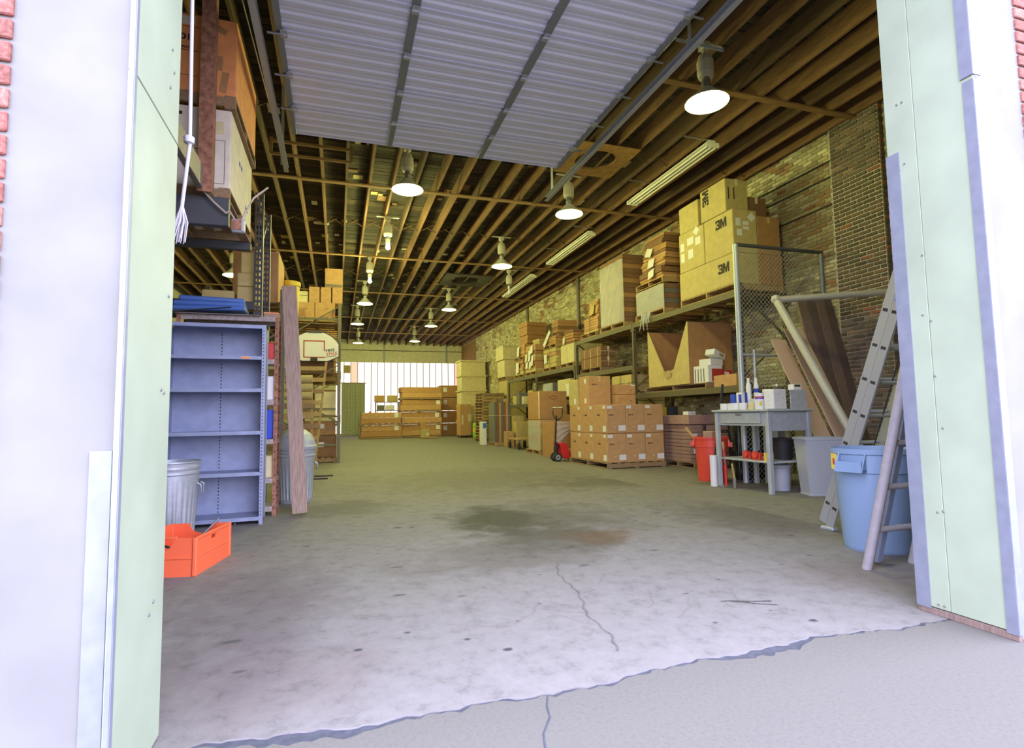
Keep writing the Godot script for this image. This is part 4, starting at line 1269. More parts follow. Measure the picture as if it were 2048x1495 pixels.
# ------------------------------------------------------------------ goods standing in the aisle
func build_right_aisle() -> void:
	pallet(Vector3(5.88, 0, -10.95), 1.36, 1.9, 0, "low pallet under the block of matching brown cartons", "", "pallet_old", 0.12)
	var lab := [["f", -0.15, 0.24, 0.11, 0.06], ["f", 0.13, -0.19, 0.16, 0.11], ["l", 0.2, 0.24, 0.1, 0.06], ["l", 0.2, -0.2, 0.13, 0.12]]
	var pr := [["f", "SAR-R", -0.11, 0.08, 0.032], ["f", "4x1", -0.04, -0.17, 0.02, "paper"], ["l", "SAR-R", -0.05, 0.08, 0.032]]
	for j in 2:
		for i in 3:
			for k in 3:
				if i > 0 and k > 0 and j == 0:
					continue
				carton(Vector3(5.435 + i * 0.445, 0.12 + j * 0.595, -10.33 - k * 0.615), Vector3(0.44, 0.59, 0.61), 0, "brown printed carton in the low-pallet block, %s layer, %s, %s" % [["lower", "upper"][j], ["doorway row", "middle row", "rear row"][k], ["at the aisle", "in the middle", "by the rack"][i]], {"m": "carton", "group": "matching cartons on the low pallet", "stickers": lab, "text": pr, "tape": false})
	carton(Vector3(5.62, 1.31, -11.35), Vector3(0.56, 0.66, 0.5), 0, "carton of the same print standing alone on top of the block, pale tape", {"m": "carton", "stickers": [["l", 0.1, -0.22, 0.1, 0.12], ["l", 0.1, 0.22, 0.1, 0.1]], "text": [["f", "SAR-R", -0.13, 0.14, 0.035], ["f", "o ------------", 0.0, 0.27, 0.018]]})
	carton(Vector3(5.52, 1.31, -11.88), Vector3(0.40, 0.62, 0.5), 0, "second top carton hidden behind the lone one on the block", {"m": "carton_pale", "stickers": [["l", 0.1, -0.2, 0.1, 0.12]]})
	for i in 2:
		carton(Vector3(6.2, 1.31 + i * 0.235, -11.2), Vector3(0.5, 0.23, 0.5), 0, ["flat carton lying on the block below another of its kind", "upper flat carton on the block, white label on its corner"][i], {"m": "carton", "tape": false, "text": [["f", "====", -0.1, 0.04, 0.02], ["f", "<>", 0.12, -0.02, 0.035]], "stickers": [["f", 0.18, 0.09, 0.1, 0.03]] if i == 1 else []})
	pallet_jack(Vector3(5.03, 0, -12.32))
	# film-wrapped pallet with one big carton
	pallet(Vector3(5.86, 0, -15.0), 0.95, 1.1, 0, "pallet under the wrapped load topped by a large oval-marked carton")
	wrapped(Vector3(5.86, 0.13, -15.0), Vector3(0.82, 0.86, 1.02), "knee-high film-wrapped load under the oval-marked carton", {"n": 4, "seed": 21, "amp": 0.06, "mats": ["carton_pale", "carton"]})
	var ov := carton(Vector3(5.87, 0.995, -15.0), Vector3(0.84, 0.80, 1.0), 0, "large brown carton marked with an oval, on the knee-high wrapped load", {"m": "carton_b", "tape": false, "text": [["f", "- - -", -0.1, -0.2, 0.02]], "stickers": [["l", 0.45, 0.0, 0.07, 0.79, "tape_pale"]]})
	var ring: Array = []
	for i in 25:
		ring.append(Vector3(cos(TAU * i / 24.0) * 0.12, 0.62 + sin(TAU * i / 24.0) * 0.045, 0.501))
	part(ov, "oval_mark", tube(ring, 0.006, 5), "ink")
	carton(Vector3(6.13, 0.0, -13.6), Vector3(0.55, 1.12, 1.0), 0, "tall dark bulk carton behind the pallet truck under a drape of film", {"m": "carton_dark", "text": [["f", "- -- -", 0.05, 0.2, 0.025], ["f", "-- -", 0.1, -0.1, 0.025]], "tape": false})
	carton(Vector3(5.55, 0.0, -13.5), Vector3(0.52, 0.92, 0.8), 0, "brown carton beside the dark bulk carton, behind the red pallet truck", {"m": "carton_b", "tape": false})
	# a drape of film from the corner of the tall carton
	var st := begin()
	st.set_smooth_group(0)
	var n := 14
	var g: Array = []
	for j in n + 1:
		var row: Array = []
		var v := float(j) / n
		for i in n + 1:
			var u := float(i) / n
			var top := Vector3(6.42, 1.16, -13.02).lerp(Vector3(5.32, 0.96, -13.02), u) + Vector3(0, -0.10 * sin(u * PI), 0)
			var low := Vector3(6.30, 0.95, -12.99).lerp(Vector3(5.28, 0.28, -12.95), u)
			var p := top.lerp(low, v * (0.25 + 0.75 * u))
			p.z += 0.02 * sin(u * 17.0 + v * 6.0) + 0.03 + 0.012 * sin(v * 23.0)
			row.append(p)
		g.append(row)
	for j in n:
		for i in n:
			for o in [[0, 0], [0, 1], [1, 1], [0, 0], [1, 1], [1, 0]]:
				st.add_vertex(g[j + o[0]][i + o[1]])
	st.index()
	st.generate_normals()
	var dr := thing("film_drape", "sheet of clear stretch film draped over the cartons behind the pallet truck", "film")
	part(dr, "sheet", st.commit(), "film")
	carton(Vector3(5.62, 0, -12.82), Vector3(0.3, 0.25, 0.24), 8, "small tan carton on the floor between pallet truck and brown cartons", {"m": "carton"})
	carton(Vector3(6.05, 0, -12.86), Vector3(0.34, 0.42, 0.24), -4, "tan carton with a silver stripe behind the forks", {"m": "carton", "stickers": [["f", 0.1, 0, 0.04, 0.36, "aluminium"]]})
	flat_cart(Vector3(5.95, 0, -17.6))
	hand_truck(Vector3(6.3, 0, -16.55))
	var k := 0
	for q in [[6.35, -18.9, 0.45, 0.9], [5.93, -19.0, 0.28, 0.55], [6.42, -19.5, 0.4, 1.1]]:
		carton(Vector3(q[0], 0, q[1]), Vector3(q[2], q[3], 0.42), 0, ["yellowish carton behind the flat cart", "low tan carton next to the flat cart's bed", "taller tan carton standing behind the flat cart"][k], {"m": "carton_pale" if k != 1 else "carton"})
		k += 1
	# upright strapped bundle
	pallet(Vector3(5.86, 0, -19.95), 0.68, 0.9, 0, "pallet under the upright grey-brown bundle")
	var ub := thing("upright_bundle", "tall bundle of flattened boxes standing on edge beside the pallet stack", "cardboard", Vector3(5.86, 0.13, -19.95))
	for i in 7:
		part(ub, "sheet_layer", box(0.085, 1.5 + 0.12 * (i % 2), 0.8, 0.004), ["carton_grey", "carton_dark", "carton"][i % 3], Vector3(-0.27 + 0.09 * i, 0.75 + 0.06 * (i % 2), 0))
	part(ub, "strap", box(0.66, 0.015, 0.82, 0), "tape_pale", Vector3(0, 1.0, 0))
	carton(Vector3(5.42, 0, -20.75), Vector3(0.16, 0.9, 0.5), 0, "white slab standing against the upright bundle", {"m": "paper", "tape": false, "stickers": [["f", 0, 0.3, 0.14, 0.2, "sticker_blue"]]})
	# the pallet stack
	for i in 16:
		pallet(Vector3(6.42 + rng.randf_range(-0.025, 0.025), i * 0.132, -23.4 + rng.randf_range(-0.03, 0.03)), 1.0, 1.2, 0, "empty wooden pallet, %s, in the tall stack before the cream crates" % (["lowest", "second up", "third up", "fourth up", "fifth up", "sixth up", "seventh up", "eighth up", "ninth up", "tenth up", "eleventh up", "twelfth up", "thirteenth up", "fourteenth up", "second from the top", "topmost"][i]), "empty pallets in one tall stack", "pallet_wood" if i % 3 else "pallet_old")

func pallet_jack(at: Vector3) -> void:
	var t := thing("pallet_truck", "red hand pallet truck with upright black handle, parked beside the carton block", "pallet truck", at)
	part(t, "fork", box(1.05, 0.05, 0.15, 0.01), "red_paint", Vector3(0.78, 0.075, 0.19))
	part(t, "fork", box(1.05, 0.05, 0.15, 0.01), "red_paint", Vector3(0.78, 0.075, -0.19))
	var poly := PackedVector2Array([Vector2(0.1, 0.1), Vector2(0.40, 0.06), Vector2(0.28, 0.2), Vector2(0.2, 0.42), Vector2(0.02, 0.44), Vector2(0.04, 0.3)])
	for z in [-0.2, 0.2]:
		part(t, "side_plate", prism(poly, 0.012), "red_paint", Vector3(0, 0, z))
	part(t, "body", box(0.14, 0.04, 0.4, 0.006), "red_paint", Vector3(0.1, 0.42, 0))
	part(t, "body_plate", box(0.012, 0.30, 0.4, 0.003), "red_paint", Vector3(0.16, 0.26, 0), Vector3(0, 0, -12))
	part(t, "pump", lathe([Vector2(0.055, 0.10), Vector2(0.055, 0.34), Vector2(0.035, 0.36), Vector2(0.035, 0.46), Vector2(0, 0.46)], 14), "black_rubber", Vector3(0.0, 0, 0))
	for z in [-0.1, 0.1]:
		var w := part(t, "wheel", tube([Vector3(0, 0.1, z - 0.03), Vector3(0, 0.1, z + 0.03)], 0.1, 22), "black_rubber")
		part(w, "hub", tube([Vector3(0, 0.1, z - 0.034), Vector3(0, 0.1, z + 0.034)], 0.062, 18), "aluminium")
		part(w, "axle", tube([Vector3(0, 0.1, z - 0.04), Vector3(0, 0.1, z + 0.04)], 0.022, 12), "black_rubber")
	part(t, "handle_tube", tube([Vector3(-0.02, 0.3, 0), Vector3(0.03, 1.10, 0)], 0.02, 10), "black_rubber")
	var lp: Array = []
	for q in [[0, 0.98], [0.10, 1.06], [0.13, 1.18], [0.12, 1.28], [-0.12, 1.28], [-0.13, 1.18], [-0.10, 1.06], [0, 0.98]]:
		lp.append(Vector3(0.03 + q[1] * 0.03 + q[0] * 0.7, q[1], q[0] * 0.7))
	part(t, "handle_loop", tube(lp, 0.013, 8), "black_rubber")
	part(t, "grip", tube([Vector3(-0.02, 1.285, -0.09), Vector3(0.16, 1.285, 0.09)], 0.017, 8), "aluminium")
	for z in [-0.19, 0.19]:
		part(t, "load_roller", tube([Vector3(1.1, 0.04, z - 0.04), Vector3(1.1, 0.04, z + 0.04)], 0.04, 12), "dark_grey")

func flat_cart(at: Vector3) -> void:
	var t := thing("flat_cart", "low wooden platform cart on castors in the aisle edge", "cart", at)
	part(t, "deck", box(0.7, 0.05, 1.3, 0.008), "pallet_wood", Vector3(0, 0.33, 0))
	for x in [-0.27, 0.27]:
		for z in [-0.5, 0.5]:
			var w := part(t, "wheel", tube([Vector3(x - 0.025, 0.11, z), Vector3(x + 0.025, 0.11, z)], 0.11, 16), "black_rubber")
			part(w, "fork_bracket", box(0.07, 0.1, 0.08, 0.004), "steel", Vector3(x, 0.26, z))

func hand_truck(at: Vector3) -> void:
	var t := thing("hand_truck", "upright aluminium hand truck standing behind the flat cart", "hand truck", at)
	for x in [-0.2, 0.2]:
		part(t, "rail", tube([Vector3(x, 0.06, 0), Vector3(x, 1.1, 0), Vector3(x * 0.7, 1.28, 0.03), Vector3(0, 1.34, 0.05)], 0.02, 8), "aluminium")
	for y in [0.3, 0.6, 0.85, 1.05]:
		part(t, "crossbar", box(0.4, 0.05, 0.02, 0.003), "aluminium", Vector3(0, y, 0))
	part(t, "toe_plate", box(0.45, 0.012, 0.22, 0.003), "aluminium", Vector3(0, 0.02, 0.12))
	for x in [-0.25, 0.25]:
		part(t, "wheel", tube([Vector3(x - 0.03, 0.12, -0.08), Vector3(x + 0.03, 0.12, -0.08)], 0.12, 18), "black_rubber")

# ------------------------------------------------------------------ far end
func build_far_end() -> void:
	var lg := [["f", 0.78, 0.0, 0.22, 0.24]]
	var g := "long flat cartons stacked before the bright panels"
	for p in 2:
		pallet(Vector3(2.2, p * 0.70, -30.6), 2.2, 1.1, 0, ["floor pallet under the low stack of long cartons", "pallet between the two layers of the low stack of long cartons"][p], "", "pallet_old", 0.12)
		for i in 2:
			carton(Vector3(2.22 + 0.04 * i, 0.12 + p * 0.70 + i * 0.29, -30.6), Vector3(2.1, 0.285, 1.0), 0, "%s long flat carton of the %s in the low stack beside the curtain" % [["under", "upper"][i], ["bottom layer", "top layer"][p]], {"name": "long_carton", "m": "carton" if i else "carton_b", "group": g, "tape": false, "stickers": lg if i else []})
	for p in 4:
		pallet(Vector3(4.45, p * 0.70, -31.2), 2.3, 1.1, 0, "%s pallet in the high stack of long cartons at the far end" % ["floor", "second", "third", "highest"][p], "pallets in the high stack of long cartons", "pallet_old", 0.11)
		for i in 2:
			carton(Vector3(4.45 + 0.06 * ((p + i) % 2), 0.11 + p * 0.70 + i * 0.295, -31.2), Vector3(2.25, 0.29, 1.0), (p - 1) * 1.5, "%s long flat carton of the %s in the high stack at the far end" % [["lower", "upper"][i], ["lowest layer", "second layer", "third layer", "topmost layer"][p]], {"name": "long_carton", "m": "carton_b" if i else "carton", "group": "long cartons in the high stack", "tape": false, "stickers": [["f", 0.9, 0.0, 0.22, 0.24]] if i and p != 3 else []})
	for p in 4:
		carton(Vector3(6.55, p * 0.76, -33.0), Vector3(1.35, 0.72, 1.1), 0, "%s deep brown carton in the labelled column behind the lone tall carton" % ["bottom", "second", "third", "topmost"][p], {"name": "deep_carton", "m": "carton_b", "group": "deep cartons in the far column", "stickers": [["f", -0.4, 0.1, 0.22, 0.26]], "tape": false})
	carton(Vector3(6.45, 0.12, -28.7), Vector3(0.62, 1.65, 0.6), 6, "lone tall tan carton on a dolly before the cream crates", {"m": "carton", "stickers": [["f", -0.18, 0.0, 0.08, 0.5, "tape_pale"], ["f", 0.22, 0.1, 0.2, 0.4, "carton_cream"]]})
	var dl := thing("dolly", "low castor dolly under the lone tall tan carton", "dolly", Vector3(6.45, 0, -28.7), 6)
	part(dl, "deck", box(0.6, 0.03, 0.56, 0.004), "dark_grey", Vector3(0, 0.1, 0))
	for x in [-0.24, 0.24]:
		for z in [-0.22, 0.22]:
			part(dl, "castor", tube([Vector3(x - 0.02, 0.045, z), Vector3(x + 0.02, 0.045, z)], 0.045, 12), "black_rubber")
	var gc := thing("lime_canister", "lime green canister standing beside the lone tall carton", "canister", Vector3(6.95, 0, -28.2))
	part(gc, "body", lathe([Vector2(0, 0), Vector2(0.13, 0), Vector2(0.14, 0.03), Vector2(0.14, 0.7), Vector2(0.1, 0.76), Vector2(0.04, 0.78), Vector2(0.04, 0.84), Vector2(0, 0.84)], 18), "lime_plastic")
	part(gc, "band", lathe([Vector2(0.142, 0.3), Vector2(0.143, 0.5)], 18), "paper_yellow")
	# cream wooden-edged crates in a tower
	for i in 5:
		var t := thing("cream_crate", "%s cream crate with ledged rim in the tower by the wall" % ["lowest", "second", "middle", "fourth", "topmost"][i], "crate", Vector3(7.1 + 0.02 * (i % 2), 0.10 + i * 0.82, -28.8 + 0.6 * 0.0 - 0.9), 0, "cream crates in one tower")
		part(t, "body", box(1.38, 0.74, 1.14, 0.01), "carton_cream", Vector3(0, 0.37, 0))
		part(t, "rim", box(1.52, 0.08, 1.27, 0.008), "carton_cream", Vector3(0, 0.775, 0))
	pallet(Vector3(7.1, 0, -29.7), 1.45, 1.2, 0, "pallet at the foot of the cream crate tower", "", "pallet_old", 0.1)
	# big cream boxes high behind the pallet stack
	carton(Vector3(7.5, 0, -23.4), Vector3(0.9, 1.4, 1.2), 0, "large tan carton on the floor behind the pallet stack", {"m": "carton_pale", "tape": false})
	carton(Vector3(7.5, 1.4, -23.4), Vector3(0.9, 1.3, 1.2), 0, "large tan carton standing on its like behind the pallet stack", {"m": "carton_pale", "tape": false, "stickers": [["f", -0.3, -0.4, 0.1, 0.12]]})
	pallet(Vector3(7.5, 2.7, -23.4), 1.0, 1.2, 0, "pallet raised on the large cartons behind the pallet stack")
	carton(Vector3(7.45, 2.83, -23.4), Vector3(0.95, 0.75, 1.1), 0, "cream carton on the raised pallet under the lidded box", {"m": "carton_cream", "tape": false})
	carton(Vector3(7.45, 3.585, -23.4), Vector3(1.1, 0.62, 1.2), 0, "lidded cream box highest behind the pallet stack", {"m": "carton_cream", "tape": false, "seams": [["f", 0, 0.26, 1.08, 0.01]]})
	# little cartons on a low pallet in front of the long stacks
	pallet(Vector3(4.55, 0, -28.6), 0.9, 0.7, 0, "small pallet on the open floor before the high stack", "", "pallet_wood", 0.08)
	carton(Vector3(4.35, 0.08, -28.6), Vector3(0.42, 0.42, 0.4), 0, "small carton with a label on the small pallet", {"m": "carton_pale", "stickers": [["f", 0.1, -0.05, 0.1, 0.1]]})
	carton(Vector3(4.28, 0.505, -28.65), Vector3(0.3, 0.36, 0.3), 0, "smaller carton standing on the labelled one on the small pallet", {"m": "carton", "tape": false})
	# a steel shelf with boxes before the panels
	var sh := thing("steel_shelf", "dark steel shelf with boxes standing before the bright panels", "shelf", Vector3(2.85, 0, -33.6))
	for x in [-0.68, 0.68]:
		for z in [-0.2, 0.2]:
			part(sh, "post", box(0.04, 2.05, 0.04, 0.003), "rack_black", Vector3(x, 1.025, z))
	for y in [0.3, 0.95, 1.55, 2.05]:
		part(sh, "shelf", box(1.4, 0.03, 0.44, 0.003), "rack_black", Vector3(0, y, 0))
	var k := 0
	for q in [[2.4, 2.07, 0.6, "carton"], [3.15, 2.07, 0.6, "carton_pale"], [2.45, 1.57, 0.4, "carton_grey"], [3.0, 1.57, 0.5, "paper"]]:
		carton(Vector3(q[0], q[1], -33.6), Vector3(q[2], 0.38 if k < 2 else 0.3, 0.36), 0, ["tan carton on top of the far steel shelf, curtain side", "pale carton on top of the far steel shelf beside the high stack", "grey box on the upper shelf of the far steel shelf", "white box on the upper shelf of the far steel shelf"][k], {"m": q[3], "tape": false})
		k += 1
	var cn := thing("orange_cone", "slim orange cone beside the hanging curtain", "cone", Vector3(1.8, 0, -33.0))
	part(cn, "cone", lathe([Vector2(0.16, 0.03), Vector2(0.05, 1.5), Vector2(0, 1.5)], 16), "orange_plastic")
	part(cn, "base", box(0.4, 0.03, 0.4, 0.006), "black_rubber", Vector3(0, 0.015, 0))

# ------------------------------------------------------------------ left side
func slotted_post(h: float, w: float, pitch: float) -> Mesh:
	# a channel whose face is cut with two columns of slots
	var st := begin()
	for x in [-w * 0.5 + 0.01, 0.0, w * 0.5 - 0.01]:
		add_box(st, Vector3(x, h * 0.5, 0), Vector3(0.02, h, 0.004))
	var y := 0.0
	while y < h:
		add_box(st, Vector3(0, y + pitch * 0.22, 0), Vector3(w, pitch * 0.44, 0.0035))
		y += pitch
	add_box(st, Vector3(-w * 0.5, h * 0.5, -0.035), Vector3(0.004, h, 0.07))
	add_box(st, Vector3(w * 0.5, h * 0.5, -0.035), Vector3(0.004, h, 0.07))
	return st.commit()

func build_left() -> void:
	grey_shelf()
	tan_shelf()
	orange_crate()
	galvanized_can(Vector3(-1.50, 0, -5.93), false, "open galvanized trash can standing before the grey shelf")
	galvanized_can(Vector3(-0.53, 0, -7.97), true, "galvanized trash can with a domed lid behind the leaning plank")
	var pl := thing("plank", "long weathered plank leaning against the tan shelf", "plank")
	bar(pl, "board", "plank_wood", Vector3(-0.405, 0.02, -6.86), Vector3(-0.57, 2.70, -6.99), 0.165, 0.045, Vector3.BACK)
	# loft: beams, hung post and pallets of orange and white cartons
	var lf := thing("storage_loft", "steel loft frame with a rusty hung post and dark beams above the grey shelf", "loft")
	var st := begin()
	add_box(st, Vector3(0.0, 1.36, 0), Vector3(0.11, 2.72, 0.008))
	add_box(st, Vector3(0.055, 1.36, -0.05), Vector3(0.008, 2.72, 0.1))
	part(lf, "hung_post", st.commit(), "rust", Vector3(-1.13, 3.10, -5.22))
	part(lf, "side_beam", box(0.05, 0.2, 2.8, 0.004), "loft_steel", Vector3(-1.16, 3.22, -3.79))
	part(lf, "cross_beam", box(2.7, 0.26, 0.08, 0.006), "dark_grey", Vector3(-2.3, 2.97, -5.36))
	part(lf, "cross_beam", box(2.7, 0.09, 0.08, 0.006), "dark_grey", Vector3(-2.3, 3.055, -6.66))
	for z in [-7.3, -8.05]:
		part(lf, "slotted_post", slotted_post(3.95, 0.095, 0.075), "rack_black", Vector3(-0.955, 0, z))
		part(lf, "slotted_post", slotted_post(3.95, 0.095, 0.075), "rack_black", Vector3(-3.6, 0, z))
	bar(lf, "brace", "steel", Vector3(-0.955, 3.2, -7.34), Vector3(-0.955, 3.75, -8.0), 0.02, 0.02, Vector3.RIGHT)
	part(lf, "deck_beam", box(2.6, 0.1, 0.05, 0.004), "rack_black", Vector3(-2.28, 2.5, -7.28))
	part(lf, "deck_beam", box(2.6, 0.1, 0.05, 0.004), "rack_black", Vector3(-2.28, 2.5, -8.03))
	pallet(Vector3(-1.555, 3.10, -6.05), 1.2, 1.3, 0, "loft pallet under the white carton", "", "pallet_old", 0.12)
	carton(Vector3(-1.555, 3.22, -6.07), Vector3(1.18, 0.76, 1.26), 0, "white bulk carton with printed form on the loft, beneath the orange one", {"name": "bulk_carton", "m": "carton_white", "tape": false,
		"text": [["f", "Grade", 0.16, 0.08, 0.05, "ink_red"], ["r", "= =", -0.1, 0.08, 0.1, "ink_blue"], ["r", "==", 0.3, -0.22, 0.1, "ink_blue"]],
		"seams": [["f", 0.44, 0.08, 0.19, 0.004], ["f", 0.44, -0.33, 0.19, 0.004], ["f", 0.35, -0.12, 0.004, 0.42], ["f", 0.54, -0.12, 0.004, 0.42], ["f", 0.14, 0.30, 0.09, 0.03], ["f", 0.28, -0.02, 0.14, 0.006], ["f", 0.30, -0.13, 0.14, 0.006]],
		"stickers": [["f", 0.45, 0.20, 0.16, 0.12, "carton_cream"]]})
	pallet(Vector3(-1.545, 3.982, -6.05), 1.24, 1.3, 0, "pallet between the white and the orange loft cartons", "", "pallet_old", 0.12)
	carton(Vector3(-1.555, 4.104, -6.07), Vector3(1.24, 0.76, 1.26), 0, "orange bulk carton with black lettering on top of the loft stack", {"name": "bulk_carton", "m": "carton_orange", "tape": false,
		"text": [["f", "afor", 0.145, 0.155, 0.075], ["f", "oprenomer", 0.13, 0.05, 0.026]],
		"seams": [["f", 0.15, 0.02, 0.3, 0.006], ["f", 0.15, -0.22, 0.3, 0.005], ["f", 0.15, 0.25, 0.3, 0.005]],
		"stickers": [["f", 0.17, 0.31, 0.2, 0.08, "carton_white"], ["f", 0.46, 0.28, 0.16, 0.06, "carton_b", -25], ["f", 0.46, -0.06, 0.09, 0.14, "carton_b"], ["f", 0.52, -0.24, 0.06, 0.2, "carton_b", -8]]})
	# pull rope of the door with a frayed end
	var rp := thing("pull_rope", "pale rope with a frayed tassel hanging beside the door reveal", "rope")
	part(rp, "cord", tube([Vector3(-0.62, 4.5, -2.62), Vector3(-0.63, 3.0, -2.6), Vector3(-0.622, 2.3, -2.6), Vector3(-0.645, 2.02, -2.6)], 0.008, 8), "rope")
	part(rp, "knot", lathe([Vector2(0, -0.025), Vector2(0.02, -0.015), Vector2(0.022, 0.01), Vector2(0, 0.025)], 10), "rope", Vector3(-0.625, 2.32, -2.6))
	st = begin()
	for i in 26:
		var a := rng.randf_range(0, TAU)
		var r := rng.randf_range(0.008, 0.028)
		add_tube(st, [Vector3(0, 0.02, 0), Vector3(cos(a) * r * 0.9, -0.06, sin(a) * r * 0.9), Vector3(cos(a + 0.3) * r - 0.01, -rng.randf_range(0.11, 0.16), sin(a) * r)], 0.005, 4, 0.002)
	part(rp, "tassel", st.commit(), "rope", Vector3(-0.645, 2.01, -2.6))
	# switch box on its cable
	var sw := thing("junction_box", "grey junction box hanging on a looped cable below the loft", "junction box", Vector3(-0.86, 2.83, -5.27))
	part(sw, "box", box(0.11, 0.12, 0.06, 0.012), "galvanized")
	part(sw, "cover", box(0.085, 0.09, 0.008, 0.003), "rust", Vector3(-0.01, 0, 0.034))
	part(sw, "cable", tube([Vector3(-0.32, 0.33, 0), Vector3(-0.2, 0.2, 0), Vector3(-0.1, 0.11, 0), Vector3(-0.07, 0.13, 0), Vector3(-0.03, 0.06, 0)], 0.009, 6), "cable")
	part(sw, "cable", tube([Vector3(0.03, 0.06, 0), Vector3(0.06, 0.14, 0), Vector3(0.12, 0.27, 0.0), Vector3(0.2, 0.5, -0.3)], 0.009, 6), "cable")
	# cartons on the black rack level, left of and beyond the post
	var k := 0
	for q in [[-1.42, 2.55, -7.62, 0.36, 0.16, 0.4], [-1.10, 2.55, -7.62, 0.22, 0.22, 0.4], [-1.10, 2.775, -7.62, 0.22, 0.17, 0.4], [-1.08, 2.95, -7.62, 0.2, 0.27, 0.3]]:
		carton(Vector3(q[0], q[1], q[2]), Vector3(q[3], q[4], q[5]), 0, ["yellow-lit carton on the black rack behind the blue tarp", "lowest small carton beside the black slotted post", "second small carton beside the black slotted post, flap showing", "topmost small carton beside the black slotted post"][k], {"m": "carton_pale", "tape": false})
		k += 1
	rack("pallet_rack", "tan rack behind the leaning plank carrying a large yellow carton and a bucket", -1.9, -0.78, [-9.0, -10.7], [3.1, 3.1], [[0, 2.95, 1], [0, 1.9, 1], [0, 0.9, 1]], "rack_grey")
	carton(Vector3(-1.24, 2.95, -9.7), Vector3(0.66, 0.82, 0.9), 0, "large yellow-lit carton on the rack behind the slotted posts", {"m": "carton", "tape_m": "tape_pale"})
	var bk := thing("yellow_bucket", "yellow lidded bucket beside the large carton above the plank", "bucket", Vector3(-0.80, 2.95, -10.25))
	part(bk, "body", lathe([Vector2(0, 0), Vector2(0.12, 0), Vector2(0.14, 0.5), Vector2(0, 0.5)], 20), "paper_yellow")
	part(bk, "lid", lathe([Vector2(0, 0.5), Vector2(0.155, 0.5), Vector2(0.155, 0.57), Vector2(0.14, 0.58), Vector2(0, 0.58)], 20), "yellow_plastic")
	# far left rack with the small cartons and the hoop backboard
	rack("pallet_rack", "tall grey rack with boxed shelves behind the basketball backboard", -1.15, 0.07, [-14.5, -17.2, -20.0], [4.05, 4.05, 4.05],
		[[0, 3.56, 1], [0, 2.3, 1], [0, 1.2, 1], [1, 3.56, 1], [1, 2.3, 1], [1, 1.2, 1]], "rack_grey")
	var end_ := thing("rack_end_rail", "pair of horizontal rails across the tall grey rack end", "rail", Vector3(-0.54, 0, -14.44))
	for y in [3.62, 3.10, 1.35, 0.45]:
		part(end_, "rail", box(1.0, 0.05, 0.02, 0.003), "rack_grey", Vector3(0, y, 0))
	pallet(Vector3(-0.55, 3.56, -15.2), 1.1, 1.2, 0, "pallet under the small cartons on the tall grey rack")
	var gg := "matching small cartons on the tall grey rack"
	for i in 2:
		carton(Vector3(-0.83 + i * 0.5, 3.69, -15.0), Vector3(0.49, 0.40, 0.6), 0, "wide small carton in the grey rack's bottom row, %s" % ["deeper from the aisle", "at the aisle side"][i], {"m": "carton", "group": gg, "tape": false, "text": [["f", "=====", 0.04, 0.04, 0.025]]})
	for i in 3:
		carton(Vector3(-0.60 + i * 0.285, 4.092, -15.0), Vector3(0.255, 0.42, 0.5), 0, "upright small carton in the grey rack's second row, %s" % ["beside the open pale one", "middle of three", "at the aisle side"][i], {"m": "carton", "group": "upright small cartons in the second row", "tape": false, "text": [["f", "===", 0.0, 0.12, 0.02], ["f", "==", 0.03, -0.12, 0.02]]})
	carton(Vector3(-0.88, 4.092, -15.05), Vector3(0.26, 0.30, 0.5), 0, "open pale carton at the end of the second row of small cartons", {"m": "carton_cream", "tape": false, "seams": [["f", 0, 0.04, 0.25, 0.012]]})
	carton(Vector3(-0.12, 4.515, -15.0), Vector3(0.44, 0.5, 0.5), 0, "single larger carton with a grey band topping the small cartons", {"m": "carton", "tape": false, "text": [["f", "- - -", -0.02, 0.08, 0.018]], "stickers": [["f", 0.0, -0.2, 0.42, 0.06, "carton_grey"]]})
	k = 0
	for q in [[-0.55, 2.3, -15.2, 0.9, 0.7, "carton_dark"], [-0.3, 1.2, -15.2, 0.5, 0.6, "carton_cream"], [-0.8, 1.2, -15.2, 0.4, 0.8, "carton_pink"], [-0.5, 0.13, -15.2, 0.95, 0.55, "carton_dark"], [-0.5, 0.69, -15.2, 0.9, 0.36, "carton_b"], [-0.5, 2.3, -18.3, 0.9, 0.9, "carton_b"], [-0.5, 1.2, -18.3, 0.9, 0.8, "carton"], [-0.5, 3.56, -18.3, 0.9, 0.6, "carton_b"]]:
		carton(Vector3(q[0], q[1], q[2]), Vector3(q[3], q[4], 0.9), 0, ["dark maroon-lit carton on the third shelf of the tall grey rack", "pale carton on the second shelf of the tall grey rack", "pinkish carton beside the pale one in the tall grey rack", "dark labelled carton on the floor pallet of the tall grey rack", "brown carton on the dark labelled one in the tall grey rack", "brown carton deeper in the tall grey rack, third shelf", "tan carton deeper in the tall grey rack, second shelf", "brown carton deeper on the top shelf of the tall grey rack"][k], {"m": q[5], "tape": false, "stickers": [["f", 0.1, 0.05, 0.16, 0.12]] if k in [3, 4] else []})
		k += 1
	pallet(Vector3(-0.5, 0, -15.2), 1.0, 1.1, 0, "floor pallet at the foot of the tall grey rack", "", "pallet_old")
	backboard()
	# two slatted wooden frames leaning in front of the rack
	var fr := thing("slatted_pallet", "tall slatted pallet frame standing on end under the backboard", "pallet", Vector3(-0.62, 0, -13.15))
	bar(fr, "rail", "pallet_wood", Vector3(-0.36, 0, 0.15), Vector3(-0.40, 2.42, -0.25), 0.05, 0.09, Vector3.BACK)
	bar(fr, "rail", "pallet_wood", Vector3(0.14, 0, 0.15), Vector3(0.36, 2.42, -0.25), 0.05, 0.09, Vector3.BACK)
